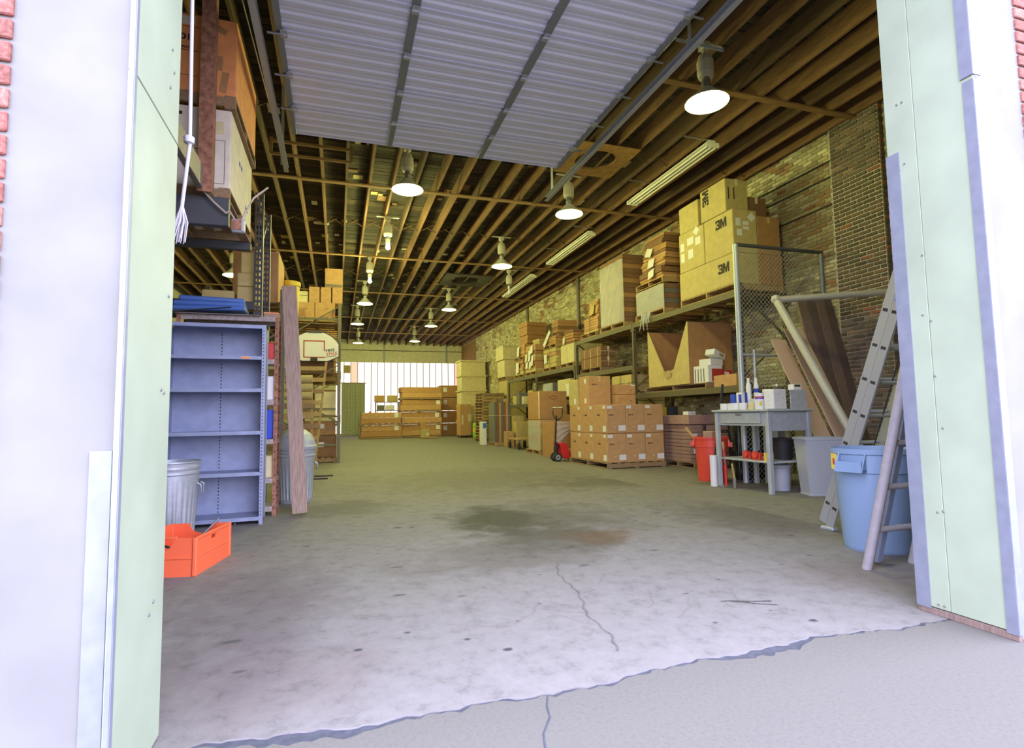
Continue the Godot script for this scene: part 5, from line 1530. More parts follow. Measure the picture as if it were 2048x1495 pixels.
	for i in 9:
		var v := (i + 0.6) / 9.2
		var w2 := lerpf(0.52, 0.78, v)
		part(fr, "slat", box(w2, 0.10, 0.02, 0.003), "pallet_wood" if i % 3 else "pallet_old", Vector3(lerpf(-0.11, -0.02, v), v * 2.42, 0.21 - 0.4 * v), Vector3(-9, 0, 0))
	var f2 := thing("slatted_pallet", "shorter slatted pallet leaning before the tall slatted frame", "pallet", Vector3(-0.92, 0, -11.9))
	for x in [-0.42, 0.42]:
		bar(f2, "rail", "pallet_wood", Vector3(x, 0, 0.1), Vector3(x, 1.5, -0.1), 0.05, 0.09, Vector3.BACK)
	for i in 7:
		var v := (i + 0.6) / 7.2
		part(f2, "slat", box(0.92, 0.11, 0.02, 0.003), "pallet_wood" if i % 2 else "pallet_old", Vector3(0, v * 1.5, 0.16 - 0.2 * v), Vector3(-7, 0, 0))
	var rl := thing("paper_rolls", "kraft paper rolls lying on the shorter slatted pallet", "paper rolls", Vector3(-0.92, 1.5, -12.05))
	for i in 3:
		part(rl, "roll", tube([Vector3(-0.4, 0.09 + 0.17 * i, 0), Vector3(0.42, 0.09 + 0.17 * i, 0)], 0.085, 14), "carton_pale")
	# tools lying by the foot of the frames
	var tl := thing("steel_bars", "two short steel bars lying on the floor by the slatted frames", "bars", Vector3(-0.25, 0, -11.2))
	part(tl, "bar", box(0.36, 0.025, 0.04, 0.003), "louvre_dark", Vector3(0, 0.013, 0))
	part(tl, "bar", box(0.26, 0.025, 0.05, 0.003), "louvre_dark", Vector3(-0.04, 0.013, 0.5))

func backboard() -> void:
	var t := thing("basketball_backboard", "white fan-shaped basketball backboard with red square, hung on the tall grey rack", "backboard", Vector3(-0.55, 2.55, -14.398))
	var pts := PackedVector2Array()
	pts.append(Vector2(-0.30, 0.0))
	pts.append(Vector2(0.30, 0.0))
	pts.append(Vector2(0.56, 0.12))
	pts.append(Vector2(0.56, 0.42))
	for i in 13:
		var a := lerpf(0.70, PI - 0.70, i / 12.0)
		pts.append(Vector2(cos(a) * 0.66, 0.08 + sin(a) * 0.66))
	pts.append(Vector2(-0.56, 0.42))
	pts.append(Vector2(-0.56, 0.12))
	var edge := PackedVector2Array()
	for p in pts:
		edge.append((p - Vector2(0, 0.36)) * 1.045 + Vector2(0, 0.36))
	part(t, "frame", prism(edge, 0.03), "rack_black", Vector3(0, 0, -0.012))
	part(t, "board", prism(pts, 0.02), "paper", Vector3(0, 0, 0.002))
	var st := begin()
	for q in [[0, 0.50, 0.5, 0.025], [0, 0.09, 0.5, 0.025], [-0.24, 0.295, 0.025, 0.43], [0.24, 0.38, 0.025, 0.26]]:
		add_box(st, Vector3(q[0] - 0.02, q[1], 0.0135), Vector3(q[2], q[3], 0.003))
	part(t, "target_square", st.commit(), "ink_red")
	words(t, "print", "FREE", 0.07, "ink", Vector3(0.36, 0.27, 0.013), Vector3(0, 0, 8))
	words(t, "print", "STYLE", 0.07, "ink_red", Vector3(0.40, 0.185, 0.013), Vector3(0, 0, 8))
	part(t, "print_stripe", box(0.3, 0.012, 0.003, 0), "ink", Vector3(0.36, 0.115, 0.013), Vector3(0, 0, 8))
	part(t, "rim_bracket", box(0.16, 0.1, 0.05, 0.008), "louvre_dark", Vector3(-0.02, 0.03, 0.035))
	part(t, "top_clip", box(0.34, 0.05, 0.04, 0.004), "dark_grey", Vector3(0, 0.73, 0.01))

func grey_shelf() -> void:
	var t := thing("steel_shelf", "empty blue-grey steel shelving unit facing the doorway", "shelf", Vector3(-1.235, 0, -6.6), 3.0)
	var w := 0.94
	var d := 0.40
	part(t, "back_panel", box(w, 2.08, 0.004, 0), "shelf_grey", Vector3(0, 1.08, -d * 0.5))
	part(t, "side_panel", box(0.004, 2.08, d, 0), "shelf_grey", Vector3(-w * 0.5, 1.08, 0))
	part(t, "side_panel", box(0.004, 2.08, d, 0), "shelf_grey", Vector3(w * 0.5, 1.08, 0))
	for x in [-1.0, 1.0]:
		for z in [-1.0, 1.0]:
			var st := begin()
			add_box(st, Vector3(-x * 0.018, 1.065, 0), Vector3(0.036, 2.13, 0.004))
			add_box(st, Vector3(0, 1.065, -z * 0.018), Vector3(0.004, 2.13, 0.036))
			var po := part(t, "post", st.commit(), "shelf_grey", Vector3(x * (w * 0.5 + 0.004), 0, z * (d * 0.5 + 0.004)))
			var hs := begin()
			for i in 54:
				add_box(hs, Vector3(-x * 0.02, 0.1 + i * 0.037, 0.0023), Vector3(0.009, 0.014, 0.001))
			part(po, "perforations", hs.commit(), "louvre_dark")
	var mid := begin()
	for i in 54:
		add_box(mid, Vector3(0, 0.1 + i * 0.037, -d * 0.5 + 0.004), Vector3(0.011, 0.016, 0.002))
	part(t, "back_perforations", mid.commit(), "louvre_dark")
	for y in [2.11, 1.77, 1.42, 0.965, 0.53, 0.06]:
		var s := begin()
		add_box(s, Vector3(0, 0.018, 0), Vector3(w - 0.01, 0.004, d - 0.01))
		add_box(s, Vector3(0, 0, d * 0.5 - 0.004), Vector3(w - 0.01, 0.038, 0.004))
		add_box(s, Vector3(0, 0, -d * 0.5 + 0.008), Vector3(w - 0.01, 0.038, 0.004))
		part(t, "shelf", s.commit(), "shelf_grey", Vector3(0, y, 0))
	part(t, "shelf_tag", box(0.085, 0.024, 0.003, 0.0005), "carton_orange", Vector3(0.28, 1.77, d * 0.5 + 0.001))
	part(t, "foot_bolt", lathe([Vector2(0, 0), Vector2(0.012, 0.0), Vector2(0.012, 0.012), Vector2(0, 0.012)], 8), "chrome", Vector3(0.2, 0.001, 0.1))

func tan_shelf() -> void:
	var t := thing("steel_shelf", "taller tan and rust shelving unit crowded behind the grey one", "shelf", Vector3(-1.2, 0, -7.08))
	for x in [-0.53, 0.53]:
		for z in [-0.17, 0.17]:
			var st := begin()
			var sx := -signf(x)
			add_box(st, Vector3(sx * 0.02, 1.15, 0), Vector3(0.04, 2.3, 0.004))
			add_box(st, Vector3(0, 1.15, -signf(z) * 0.02), Vector3(0.004, 2.3, 0.04))
			var po := part(t, "post", st.commit(), "rust", Vector3(x, 0, z))
			var hs := begin()
			for i in 24:
				add_box(hs, Vector3(0.0023 * signf(x), 0.1 + i * 0.09, -signf(z) * 0.02), Vector3(0.001, 0.018, 0.012))
				add_box(hs, Vector3(sx * 0.02, 0.1 + i * 0.09, 0.0023), Vector3(0.012, 0.018, 0.001))
			part(po, "perforations", hs.commit(), "louvre_dark")
	for y in [2.28, 1.78, 1.3, 0.85, 0.4, 0.08]:
		var s := begin()
		add_box(s, Vector3(0, 0.025, 0), Vector3(1.04, 0.004, 0.33))
		add_box(s, Vector3(0, 0, 0.165), Vector3(1.04, 0.055, 0.004))
		add_box(s, Vector3(0, 0, -0.165), Vector3(1.04, 0.055, 0.004))
		part(t, "shelf", s.commit(), "shelf_tan", Vector3(0, y, 0))
	# things that show past the grey shelf
	var k := 0
	for q in [[1.81, 0.2, "red_paint"], [1.33, 0.28, "paper"], [0.88, 0.34, "ink_blue"], [0.43, 0.25, "carton_cream"]]:
		carton(Vector3(-0.78, q[0], -7.08), Vector3(0.14, q[1], 0.26), 0, ["red packet on the top shelf of the tan unit", "white packet on the second shelf of the tan unit", "blue packet on the middle shelf of the tan unit", "cream packet on the low shelf of the tan unit"][k], {"m": q[2], "tape": false})
		k += 1
	var tp := thing("blue_tarp", "folded blue tarpaulin lying on top of the tan shelf", "tarp", Vector3(-1.37, 2.315, -7.0))
	for i in 3:
		part(tp, "fold", box(0.78 - 0.06 * i, 0.055, 0.34 - 0.02 * i, 0.022), "tarp_blue", Vector3(0.02 * i - 0.05, 0.06 + 0.052 * i, 0), Vector3(0, 2 * i, 1.5 - i))
	part(tp, "webbing", box(0.62, 0.006, 0.035, 0.001), "dark_grey", Vector3(-0.1, 0.035, 0.195), Vector3(0, 0, 7))
	var pk := thing("steel_strip", "pale flat steel strip laid along the top edge of the tan shelf", "strip", Vector3(-1.3, 2.308, -6.9))
	part(pk, "strip", box(0.86, 0.006, 0.1, 0.001), "shelf_tan", Vector3(0, 0.004, 0))
	var bx := thing("flat_box", "flat salmon-coloured box on the top corner of the tan shelf", "box", Vector3(-0.76, 2.308, -7.05))
	part(bx, "body", box(0.16, 0.05, 0.2, 0.004), "carton_pink", Vector3(0, 0.026, 0))
	part(bx, "lid", box(0.165, 0.015, 0.205, 0.003), "carton_orange", Vector3(0, 0.055, 0))

func galvanized_can(at: Vector3, lid: bool, label: String) -> void:
	var t := thing("galvanized_can", label, "trash can", at)
	var h := 0.72
	part(t, "body", lathe([Vector2(0, 0), Vector2(0.20, 0), Vector2(0.205, 0.03), Vector2(0.208, 0.06), Vector2(0.243, h - 0.12)], 168, 0.006, 28, 0.06, h - 0.13), "galvanized")
	part(t, "band", lathe([Vector2(0.243, h - 0.12), Vector2(0.252, h - 0.11), Vector2(0.252, h - 0.09), Vector2(0.244, h - 0.08), Vector2(0.252, h - 0.06), Vector2(0.252, h - 0.04), Vector2(0.245, h - 0.03), Vector2(0.247, h - 0.015), Vector2(0.258, h - 0.005), Vector2(0.258, h + 0.006), Vector2(0.245, h + 0.006), Vector2(0.24, h - 0.12), Vector2(0.2, 0.05), Vector2(0, 0.04)], 40), "galvanized")
	for sg in [-1.0, 1.0]:
		part(t, "handle", tube([Vector3(sg * 0.245, h - 0.2, -0.06), Vector3(sg * 0.275, h - 0.22, -0.06), Vector3(sg * 0.275, h - 0.3, -0.05), Vector3(sg * 0.275, h - 0.3, 0.05), Vector3(sg * 0.275, h - 0.22, 0.06), Vector3(sg * 0.245, h - 0.2, 0.06)], 0.008, 6), "galvanized")
	if lid:
		var l := part(t, "lid", lathe([Vector2(0.265, h - 0.02), Vector2(0.268, h + 0.02), Vector2(0.255, h + 0.04), Vector2(0.235, h + 0.1), Vector2(0.19, h + 0.18), Vector2(0.12, h + 0.24), Vector2(0, h + 0.265)], 40), "galvanized")
		part(l, "lid_handle", tube([Vector3(-0.05, h + 0.25, 0), Vector3(-0.04, h + 0.29, 0), Vector3(0.04, h + 0.29, 0), Vector3(0.05, h + 0.25, 0)], 0.008, 6), "galvanized")

func orange_crate() -> void:
	var t := thing("orange_crate", "orange plastic crate with tools, on the floor by the reveal", "crate", Vector3(-1.115, 0, -4.81), -12.0)
	var w := 0.44
	var d := 0.58
	var h := 0.27
	part(t, "bottom", box(w, 0.012, d, 0.003), "orange_plastic", Vector3(0, 0.008, 0))
	# front wall with a scalloped hand hole, side walls with slots
	var fr := PackedVector2Array([Vector2(-w * 0.5, 0), Vector2(w * 0.5, 0), Vector2(w * 0.5, h), Vector2(0.085, h), Vector2(0.075, 0.235), Vector2(0.05, 0.205), Vector2(0, 0.19), Vector2(-0.05, 0.205), Vector2(-0.075, 0.235), Vector2(-0.085, h), Vector2(-w * 0.5, h)])
	part(t, "end_wall", prism(fr, 0.008), "orange_plastic", Vector3(0, 0, d * 0.5))
	part(t, "end_wall", prism(fr, 0.008), "orange_plastic", Vector3(0, 0, -d * 0.5))
	part(t, "hand_bridge", box(0.19, 0.018, 0.02, 0.003), "orange_plastic", Vector3(0, h + 0.002, d * 0.5))
	for sg in [-1.0, 1.0]:
		var st := begin()
		add_box(st, Vector3(0, 0.105, 0), Vector3(0.008, 0.21, d))
		add_box(st, Vector3(0, 0.255, 0), Vector3(0.008, 0.03, d))
		add_box(st, Vector3(0, 0.225, -d * 0.5 + 0.125), Vector3(0.008, 0.03, 0.25))
		add_box(st, Vector3(0, 0.225, d * 0.5 - 0.125), Vector3(0.008, 0.03, 0.25))
		part(t, "side_wall", st.commit(), "orange_plastic", Vector3(sg * w * 0.5, 0, 0))
		part(t, "rib", box(0.008, 0.014, d, 0.002), "orange_plastic", Vector3(sg * (w * 0.5 + 0.006), 0.13, 0))
		part(t, "rib", box(0.012, 0.02, d + 0.02, 0.003), "orange_plastic", Vector3(sg * (w * 0.5 + 0.006), h - 0.008, 0))
	for z in [-1.0, 1.0]:
		part(t, "rib", box(w, 0.014, 0.008, 0.002), "orange_plastic", Vector3(0, 0.13, z * (d * 0.5 + 0.006)))
		for x in [-1.0, 1.0]:
			part(t, "corner_post", box(0.03, h, 0.03, 0.006), "orange_plastic", Vector3(x * w * 0.5, h * 0.5, z * d * 0.5))
	var tl := thing("hand_tools", "steel tongs and dark handles lying in the orange crate", "tools", Vector3(-1.115, 0.02, -4.81), -12.0)
	part(tl, "tong", tube([Vector3(-0.05, 0.02, 0.2), Vector3(-0.02, 0.2, 0.27), Vector3(0.05, 0.19, 0.30)], 0.009, 6), "louvre_dark")
	part(tl, "tong", tube([Vector3(0.02, 0.02, 0.1), Vector3(0.1, 0.2, -0.12), Vector3(0.16, 0.29, -0.24)], 0.009, 6), "steel")
	part(tl, "handle", tube([Vector3(-0.15, 0.02, 0.1), Vector3(-0.14, 0.30, 0.12)], 0.014, 8), "dark_grey")

# ------------------------------------------------------------------ right of the doorway
func brute(at: Vector3, h: float, r: float, mat: String, label: String, turn: float) -> Node3D:
	var t := thing("round_can", label, "trash can", at, turn)
	part(t, "body", lathe([Vector2(0, 0.0), Vector2(r * 0.78, 0.0), Vector2(r * 0.8, 0.02), Vector2(r * 0.93, h * 0.76), Vector2(r * 0.97, h * 0.77), Vector2(r * 0.985, h * 0.94), Vector2(r * 1.03, h * 0.95), Vector2(r * 1.04, h), Vector2(r * 0.98, h), Vector2(r * 0.95, h * 0.94), Vector2(r * 0.76, 0.04), Vector2(0, 0.04)], 48), mat)
	for sg in [-1.0, 1.0]:
		var st := begin()
		# bracket handle: a wedge plate standing off the wall
		add_box(st, Vector3(sg * r * 1.08, h * 0.79, 0), Vector3(r * 0.24, 0.02, 0.2))
		add_box(st, Vector3(sg * r * 1.17, h * 0.83, 0), Vector3(0.016, h * 0.1, 0.2))
		for z in [-0.1, 0.1]:
			var a := Vector3(sg * r * 0.96, h * 0.96, z)
			var b := Vector3(sg * r * 0.96, h * 0.78, z)
			var c := Vector3(sg * r * 1.20, h * 0.78, z)
			flat_tri(st, a, b, c, Vector3(0, 0, z))
			flat_tri(st, a + Vector3(0, 0, -signf(z) * 0.01), b + Vector3(0, 0, -signf(z) * 0.01), c + Vector3(0, 0, -signf(z) * 0.01), Vector3(0, 0, -z))
			add_box(st, a.lerp(c, 0.5), Vector3(0.012, a.distance_to(c), 0.012), Basis(Vector3.BACK, sg * atan2(c.x * sg - a.x * sg, a.y - c.y)))
		part(t, "handle", st.commit(), mat)
	return t

func build_doorway_right() -> void:
	var c := brute(Vector3(4.14, 0, -3.37), 0.80, 0.295, "blue_can", "big blue-grey round trash can beside the right reveal", 11.5)
	part(c, "sticker", box(0.1, 0.13, 0.003, 0.0005), "paper_yellow", Vector3(-0.233, 0.69, -0.176), Vector3(0, -127, 0))
	part(c, "sticker_print", box(0.03, 0.05, 0.002, 0), "ink_red", Vector3(-0.235, 0.69, -0.1775), Vector3(0, -127, 0))
	# aluminium extension ladder leaning on the inside of the front wall
	var l := thing("extension_ladder", "aluminium extension ladder leaning behind the blue-grey can", "ladder")
	var foot := Vector3(4.36, 0.02, -4.02)
	var dir := Vector3(0, 4.0, 1.62).normalized()
	var nrm := dir.cross(Vector3.RIGHT).normalized()
	for s in 2:
		for x in [0.0, 0.42]:
			var a := foot + Vector3(x + (0.03 if s else 0.0), 0, 0) + nrm * (0.105 * s)
			var ra := bar(l, "rail", "aluminium", a, a + dir * 4.25, 0.028, 0.078, Vector3.BACK)
			ra.transform.basis = Basis(Vector3.RIGHT, dir, Vector3.RIGHT.cross(dir))
			if x == 0.0:
				for i in 13:
					part(ra, "rung_end", box(0.004, 0.026, 0.044, 0.001), "louvre_dark", Vector3(-0.0145, -1.925 + i * 0.305, 0))
		for i in 13:
			var b := foot + Vector3(0.0, 0, 0) + nrm * (0.105 * s) + dir * (0.2 + i * 0.305)
			part(l, "rung", tube([b + Vector3(0.02, 0, 0), b + Vector3(0.41, 0, 0)], 0.017, 8), "aluminium")
	var sb := foot + dir * 2.25 - Vector3(0.0165, 0, 0)
	var stk := part(l, "sticker", box(0.003, 0.26, 0.05, 0), "sticker_blue", sb)
	stk.basis = Basis(Vector3.RIGHT, dir, Vector3.RIGHT.cross(dir))
	words(stk, "print", "WERNER", 0.026, "paper", Vector3(-0.003, 0, 0), Vector3(90, 0, 0)).basis = Basis(Vector3(0, 1, 0), Vector3(0, 0, -1), Vector3(-1, 0, 0))
	# pull rope of the ladder
	part(l, "halyard", tube([foot + Vector3(0.2, 0.3, 0.16), foot + Vector3(0.22, 2.6, 1.0)], 0.006, 6), "black_rubber")
	# old round-rail ladder
	var p := thing("pipe_ladder", "old ladder of round grey rails leaning right beside the doorway", "ladder")
	var f2 := Vector3(3.52, 0.0, -2.96)
	var d2 := Vector3(0.03, 2.3, 0.60)
	part(p, "rail", tube([f2, f2 + d2], 0.032, 12), "old_pipe")
	part(p, "rail", tube([f2 + Vector3(0.44, 0, 0), f2 + d2 + Vector3(0.44, 0, 0)], 0.032, 12), "old_pipe")
	for i in 7:
		var b := f2 + d2 * ((0.28 + 0.3 * i) / 2.3)
		part(p, "rung", tube([b + Vector3(0.02, 0, 0), b + Vector3(0.42, 0, 0)], 0.02, 10), "old_pipe")
	var ab := thing("steel_bar", "dark flat steel bar leaning between the rails of the old ladder", "bar")
	bar(ab, "bar", "shelf_grey", Vector3(3.70, 0.02, -3.03), Vector3(3.72, 1.5, -2.66), 0.05, 0.05, Vector3.BACK)
	for x in [0.0, 0.42]:
		part(l, "shoe", box(0.06, 0.03, 0.14, 0.006), "galvanized", Vector3(4.36 + x, 0.016, -4.03))
	# slim rectangular bin
	var sb2 := thing("slim_bin", "tall slim grey rectangular bin under the desk corner", "trash can", Vector3(6.09, 0, -5.70), -22)
	var st := begin()
	var w0 := Vector2(0.21, 0.135)
	var w1 := Vector2(0.255, 0.175)
	for s in 4:
		var c0 := [Vector2(-1, 1), Vector2(1, 1), Vector2(1, -1), Vector2(-1, -1)][s] as Vector2
		var c1 := [Vector2(1, 1), Vector2(1, -1), Vector2(-1, -1), Vector2(-1, 1)][s] as Vector2
		var n := Vector3((c0.x + c1.x) * 0.5, 0, (c0.y + c1.y) * 0.5)
		quad(st, Vector3(c0.x * w0.x, 0.0, c0.y * w0.y), Vector3(c1.x * w0.x, 0.0, c1.y * w0.y), Vector3(c1.x * w1.x, 0.74, c1.y * w1.y), Vector3(c0.x * w1.x, 0.74, c0.y * w1.y), n)
		quad(st, Vector3(c0.x * w0.x, 0.02, c0.y * w0.y) * 0.97, Vector3(c1.x * w0.x, 0.02, c1.y * w0.y) * 0.97, Vector3(c1.x * w1.x * 0.97, 0.74, c1.y * w1.y * 0.97), Vector3(c0.x * w1.x * 0.97, 0.74, c0.y * w1.y * 0.97), -n)
	add_box(st, Vector3(0, 0.015, 0), Vector3(0.41, 0.02, 0.26))
	part(sb2, "body", st.commit(), "grey_bin")
	st = begin()
	for q in [[0, 0.178, 0.53, 0.02], [0, -0.178, 0.53, 0.02], [0.258, 0, 0.02, 0.37], [-0.258, 0, 0.02, 0.37]]:
		add_box(st, Vector3(q[0], 0.745, q[1]), Vector3(q[2], 0.03, q[3]))
	part(sb2, "rim", st.commit(), "grey_bin")
	part(sb2, "foot_lip", box(0.44, 0.03, 0.285, 0.006), "grey_bin", Vector3(0, 0.016, 0))
	# red can with cartons in it
	brute(Vector3(5.86, 0, -7.62), 0.71, 0.27, "red_plastic", "red round trash can behind the grey desk leg", -38)
	carton(Vector3(5.92, 0.30, -7.66), Vector3(0.22, 0.5, 0.2), 10, "pinkish carton poking out of the red can", {"m": "carton_pink", "tape": false})
	var stx := thing("wood_stick", "yellow wooden slat sticking out of the red can", "slat")
	bar(stx, "slat", "pallet_wood", Vector3(5.80, 0.35, -7.55), Vector3(5.62, 0.86, -7.95), 0.05, 0.015, Vector3.BACK)
	# leaning boards against the chain-link panel
	var k := 0
	for x in [7.24, 7.425, 7.61, 7.795]:
		var b := thing("dark_plank", "%s dark brown plank leaning against the chain-link panel, counted from the desk" % ["first", "second", "third", "fourth"][k], "plank", Vector3.ZERO, 0.0, "dark planks leaning on the chain-link")
		bar(b, "board", ["dark_board", "dark_board_b", "dark_board", "dark_board_b"][k], Vector3(x, 0.02, -6.30), Vector3(x, 2.98 + 0.05 * (k % 3), -7.0), 0.18, 0.04, Vector3.BACK)
		k += 1
	var pa := thing("particle_board", "longer tan particle board strip leaning behind the white pipe", "board")
	bar(pa, "board", "particle_board", Vector3(6.94, 0.01, -5.68), Vector3(6.94, 2.42, -6.88), 0.38, 0.018, Vector3.BACK)
	var pb := thing("particle_board", "shorter tan particle board strip leaning behind the desk", "board")
	bar(pb, "board", "particle_board", Vector3(6.80, 0.01, -5.95), Vector3(6.80, 2.27, -7.05), 0.30, 0.018, Vector3.BACK)
	var pp := thing("bent_pipe", "bent white-painted pipe frame leaning over the boards", "pipe", Vector3.ZERO)
	part(pp, "leg", tube([Vector3(6.36, 0.03, -5.0), Vector3(6.35, 2.80, -6.58)], 0.055, 14), "pipe_paint")
	part(pp, "top_bar", tube([Vector3(6.36, 2.80, -6.57), Vector3(7.92, 2.86, -5.85)], 0.05, 14), "pipe_paint")
	part(pp, "elbow", lathe([Vector2(0, -0.07), Vector2(0.06, -0.05), Vector2(0.072, 0), Vector2(0.06, 0.05), Vector2(0, 0.07)], 14), "pipe_paint", Vector3(6.35, 2.81, -6.58))
	# chain-link panel across to the wall
	var f := thing("chain_link_panel", "grey chain-link fence panel between the desk and the brick wall", "fence", Vector3(0, 0, -7.14))
	part(f, "post", tube([Vector3(6.12, 0, 0), Vector3(6.12, 3.82, 0)], 0.045, 12), "galvanized")
	part(f, "post", tube([Vector3(7.90, 0, 0), Vector3(7.90, 3.80, 0)], 0.035, 12), "guard_steel")
	part(f, "top_rail", tube([Vector3(6.12, 3.82, 0), Vector3(7.92, 3.82, 0)], 0.03, 10), "dark_grey")
	part(f, "mid_rail", tube([Vector3(6.12, 2.02, 0), Vector3(7.9, 2.02, 0)], 0.022, 10), "galvanized")
	part(f, "tie_rod", tube([Vector3(6.2, 3.2, -0.03), Vector3(7.3, 2.05, -0.03)], 0.012, 6), "dark_grey")
	part(f, "gate_post", tube([Vector3(6.34, 0.5, 0.06), Vector3(6.34, 2.1, 0.06)], 0.022, 10), "galvanized")
	var ms := begin()
	var x0 := 6.14
	var x1 := 7.89
	var h := 3.78
	var s := -h
	while s < x1 - x0:
		for sg in [1.0, -1.0]:
			# diagonal wires clipped to the panel
			var ax := maxf(0.0, s)
			var ay := ax - s
			var bx := minf(x1 - x0, s + h)
			var by := bx - s
			if bx - ax > 0.02:
				var pa2 := Vector3(x0 + ax, ay, 0.004 * sg)
				var pb2 := Vector3(x0 + bx, by, 0.004 * sg)
				if sg < 0.0:
					pa2.x = x1 - ax
					pb2.x = x1 - bx
				add_tube(ms, [pa2, pb2], 0.0032, 3)
		s += 0.078
	part(f, "mesh", ms.commit(), "galvanized")

# ------------------------------------------------------------------ the desk and what lies on it
func build_desk() -> void:
	var t := thing("steel_desk", "grey steel standing desk with one drawer beside the red can", "desk", Vector3(0, 0, 0))
	var x0 := 5.5
	var x1 := 6.24
	var z0 := -5.95
	var z1 := -7.04
	var cx := (x0 + x1) * 0.5
	var cz := (z0 + z1) * 0.5
	part(t, "top", box(x1 - x0 + 0.06, 0.03, z0 - z1 + 0.06, 0.006), "desk_grey", Vector3(cx, 1.125, cz))
	for x in [x0 + 0.03, x1 - 0.03]:
		for z in [z0 - 0.03, z1 + 0.03]:
			part(t, "leg", box(0.06, 1.11, 0.06, 0.005), "desk_grey", Vector3(x, 0.555, z))
	part(t, "apron", box(0.02, 0.2, z0 - z1 - 0.12, 0.003), "desk_grey", Vector3(x0 + 0.04, 1.01, cz))
	part(t, "apron", box(x1 - x0 - 0.12, 0.27, 0.02, 0.003), "desk_grey", Vector3(cx, 0.975, z0 - 0.04))
	part(t, "apron", box(x1 - x0 - 0.12, 0.2, 0.02, 0.003), "desk_grey", Vector3(cx, 1.01, z1 + 0.04))
	part(t, "back_apron", box(0.02, 0.2, z0 - z1 - 0.12, 0.003), "desk_grey", Vector3(x1 - 0.04, 1.01, cz))
	var dr := part(t, "drawer", box(0.025, 0.15, 0.8, 0.005), "desk_grey", Vector3(x0 + 0.02, 1.02, cz - 0.02))
	part(dr, "drawer_pull", box(0.02, 0.02, 0.12, 0.004), "steel", Vector3(-0.02, 0.05, 0))
	part(t, "lower_shelf", box(x1 - x0 - 0.06, 0.025, z0 - z1 - 0.06, 0.004), "desk_grey", Vector3(cx, 0.42, cz))
	var pb := thing("file_panel", "upright grey metal sorter end on the desk corner", "sorter", Vector3(6.08, 1.14, -6.0))
	part(pb, "panel", box(0.28, 0.26, 0.012, 0.003), "desk_grey", Vector3(0, 0.13, 0))
	part(pb, "tray", box(0.26, 0.012, 0.24, 0.002), "rack_black", Vector3(0, 0.09, -0.13))
	part(pb, "tray", box(0.26, 0.012, 0.24, 0.002), "rack_black", Vector3(0, 0.18, -0.13))
	part(pb, "side", box(0.008, 0.24, 0.24, 0.002), "rack_black", Vector3(0.13, 0.13, -0.13))
	carton(Vector3(6.08, 1.40, -6.05), Vector3(0.14, 0.08, 0.1), 0, "small white box with black stamp on the desk sorter", {"m": "paper", "tape": false, "stickers": [["f", 0, 0.02, 0.1, 0.03, "ink"]]})
	# rolls of tape along the front edge
	for i in 4:
		var r := thing("tape_roll", "%s white tape roll along the desk edge, counted from the red can" % ["first", "second", "third", "fourth"][i], "tape roll", Vector3(5.60 + 0.03 * (i % 2), 1.14, -6.93 + i * 0.125), 0.0, "white tape rolls along the desk edge")
		part(r, "roll", lathe([Vector2(0.038, 0), Vector2(0.056, 0), Vector2(0.058, 0.004), Vector2(0.058, 0.094), Vector2(0.056, 0.098), Vector2(0.038, 0.098), Vector2(0.038, 0)], 22), "white_plastic")
		part(r, "core", lathe([Vector2(0.037, 0.001), Vector2(0.037, 0.097), Vector2(0.034, 0.097), Vector2(0.034, 0.001)], 18), "carton")
	carton(Vector3(5.80, 1.14, -6.96), Vector3(0.07, 0.24, 0.08), 10, "narrow bright blue box behind the tape rolls", {"m": "ink_blue", "tape": false})
	carton(Vector3(5.82, 1.14, -6.80), Vector3(0.14, 0.26, 0.10), 14, "white box with a blue panel behind the tape rolls", {"m": "paper", "tape": false, "stickers": [["f", 0.03, 0.02, 0.06, 0.22, "ink_blue"], ["l", 0.02, 0, 0.05, 0.2, "ink_blue"]]})
	carton(Vector3(6.05, 1.14, -6.78), Vector3(0.26, 0.16, 0.24), 0, "flat white box under the spray bottles", {"m": "paper", "tape": false})
	for i in 2:
		var b := thing("spray_bottle", ["tall white aerosol can with green tint on the desk", "white aerosol can with blue lettering on the desk"][i], "bottle", Vector3(5.97 + 0.10 * i, 1.30, -6.82 + 0.05 * i))
		part(b, "body", lathe([Vector2(0, 0), Vector2(0.036, 0), Vector2(0.038, 0.01), Vector2(0.038, 0.2), Vector2(0.03, 0.235), Vector2(0.02, 0.25), Vector2(0, 0.25)], 20), "white_plastic")
		part(b, "cap", lathe([Vector2(0.022, 0.25), Vector2(0.022, 0.31), Vector2(0.018, 0.32), Vector2(0, 0.32)], 16), "white_plastic")
		if i == 1:
			part(b, "label_patch", lathe([Vector2(0.0385, 0.1), Vector2(0.0388, 0.16)], 20), "ink_blue")
	var jars := [[5.79, -6.52, 0.065, 0.10, "squat white jar beside the tape rolls"], [5.98, -6.46, 0.075, 0.17, "white tub behind the white carton"], [6.0, -6.46, 0.0751, 0.12, "second white tub stacked on the first behind the white carton"]]
	for i in 3:
		var q = jars[i]
		var b := thing("white_tub", q[4], "tub", Vector3(q[0], 1.14 + (0.171 if i == 2 else 0.0), q[1]))
		part(b, "body", lathe([Vector2(0, 0), Vector2(q[2] * 0.92, 0), Vector2(q[2], q[3] * 0.75), Vector2(0, q[3] * 0.75)], 22), "white_plastic")
		part(b, "lid", lathe([Vector2(0, q[3] * 0.75), Vector2(q[2] * 1.05, q[3] * 0.75), Vector2(q[2] * 1.05, q[3]), Vector2(0, q[3])], 22), "white_plastic")
	carton(Vector3(5.66, 1.14, -6.40), Vector3(0.09, 0.1, 0.10), 6, "cream small box between jar and wipes tub", {"m": "carton_cream", "tape": false})
	var wp := thing("wipes_tub", "white wipes tub with purple, red and yellow print on the desk", "tub", Vector3(5.62, 1.14, -6.22))
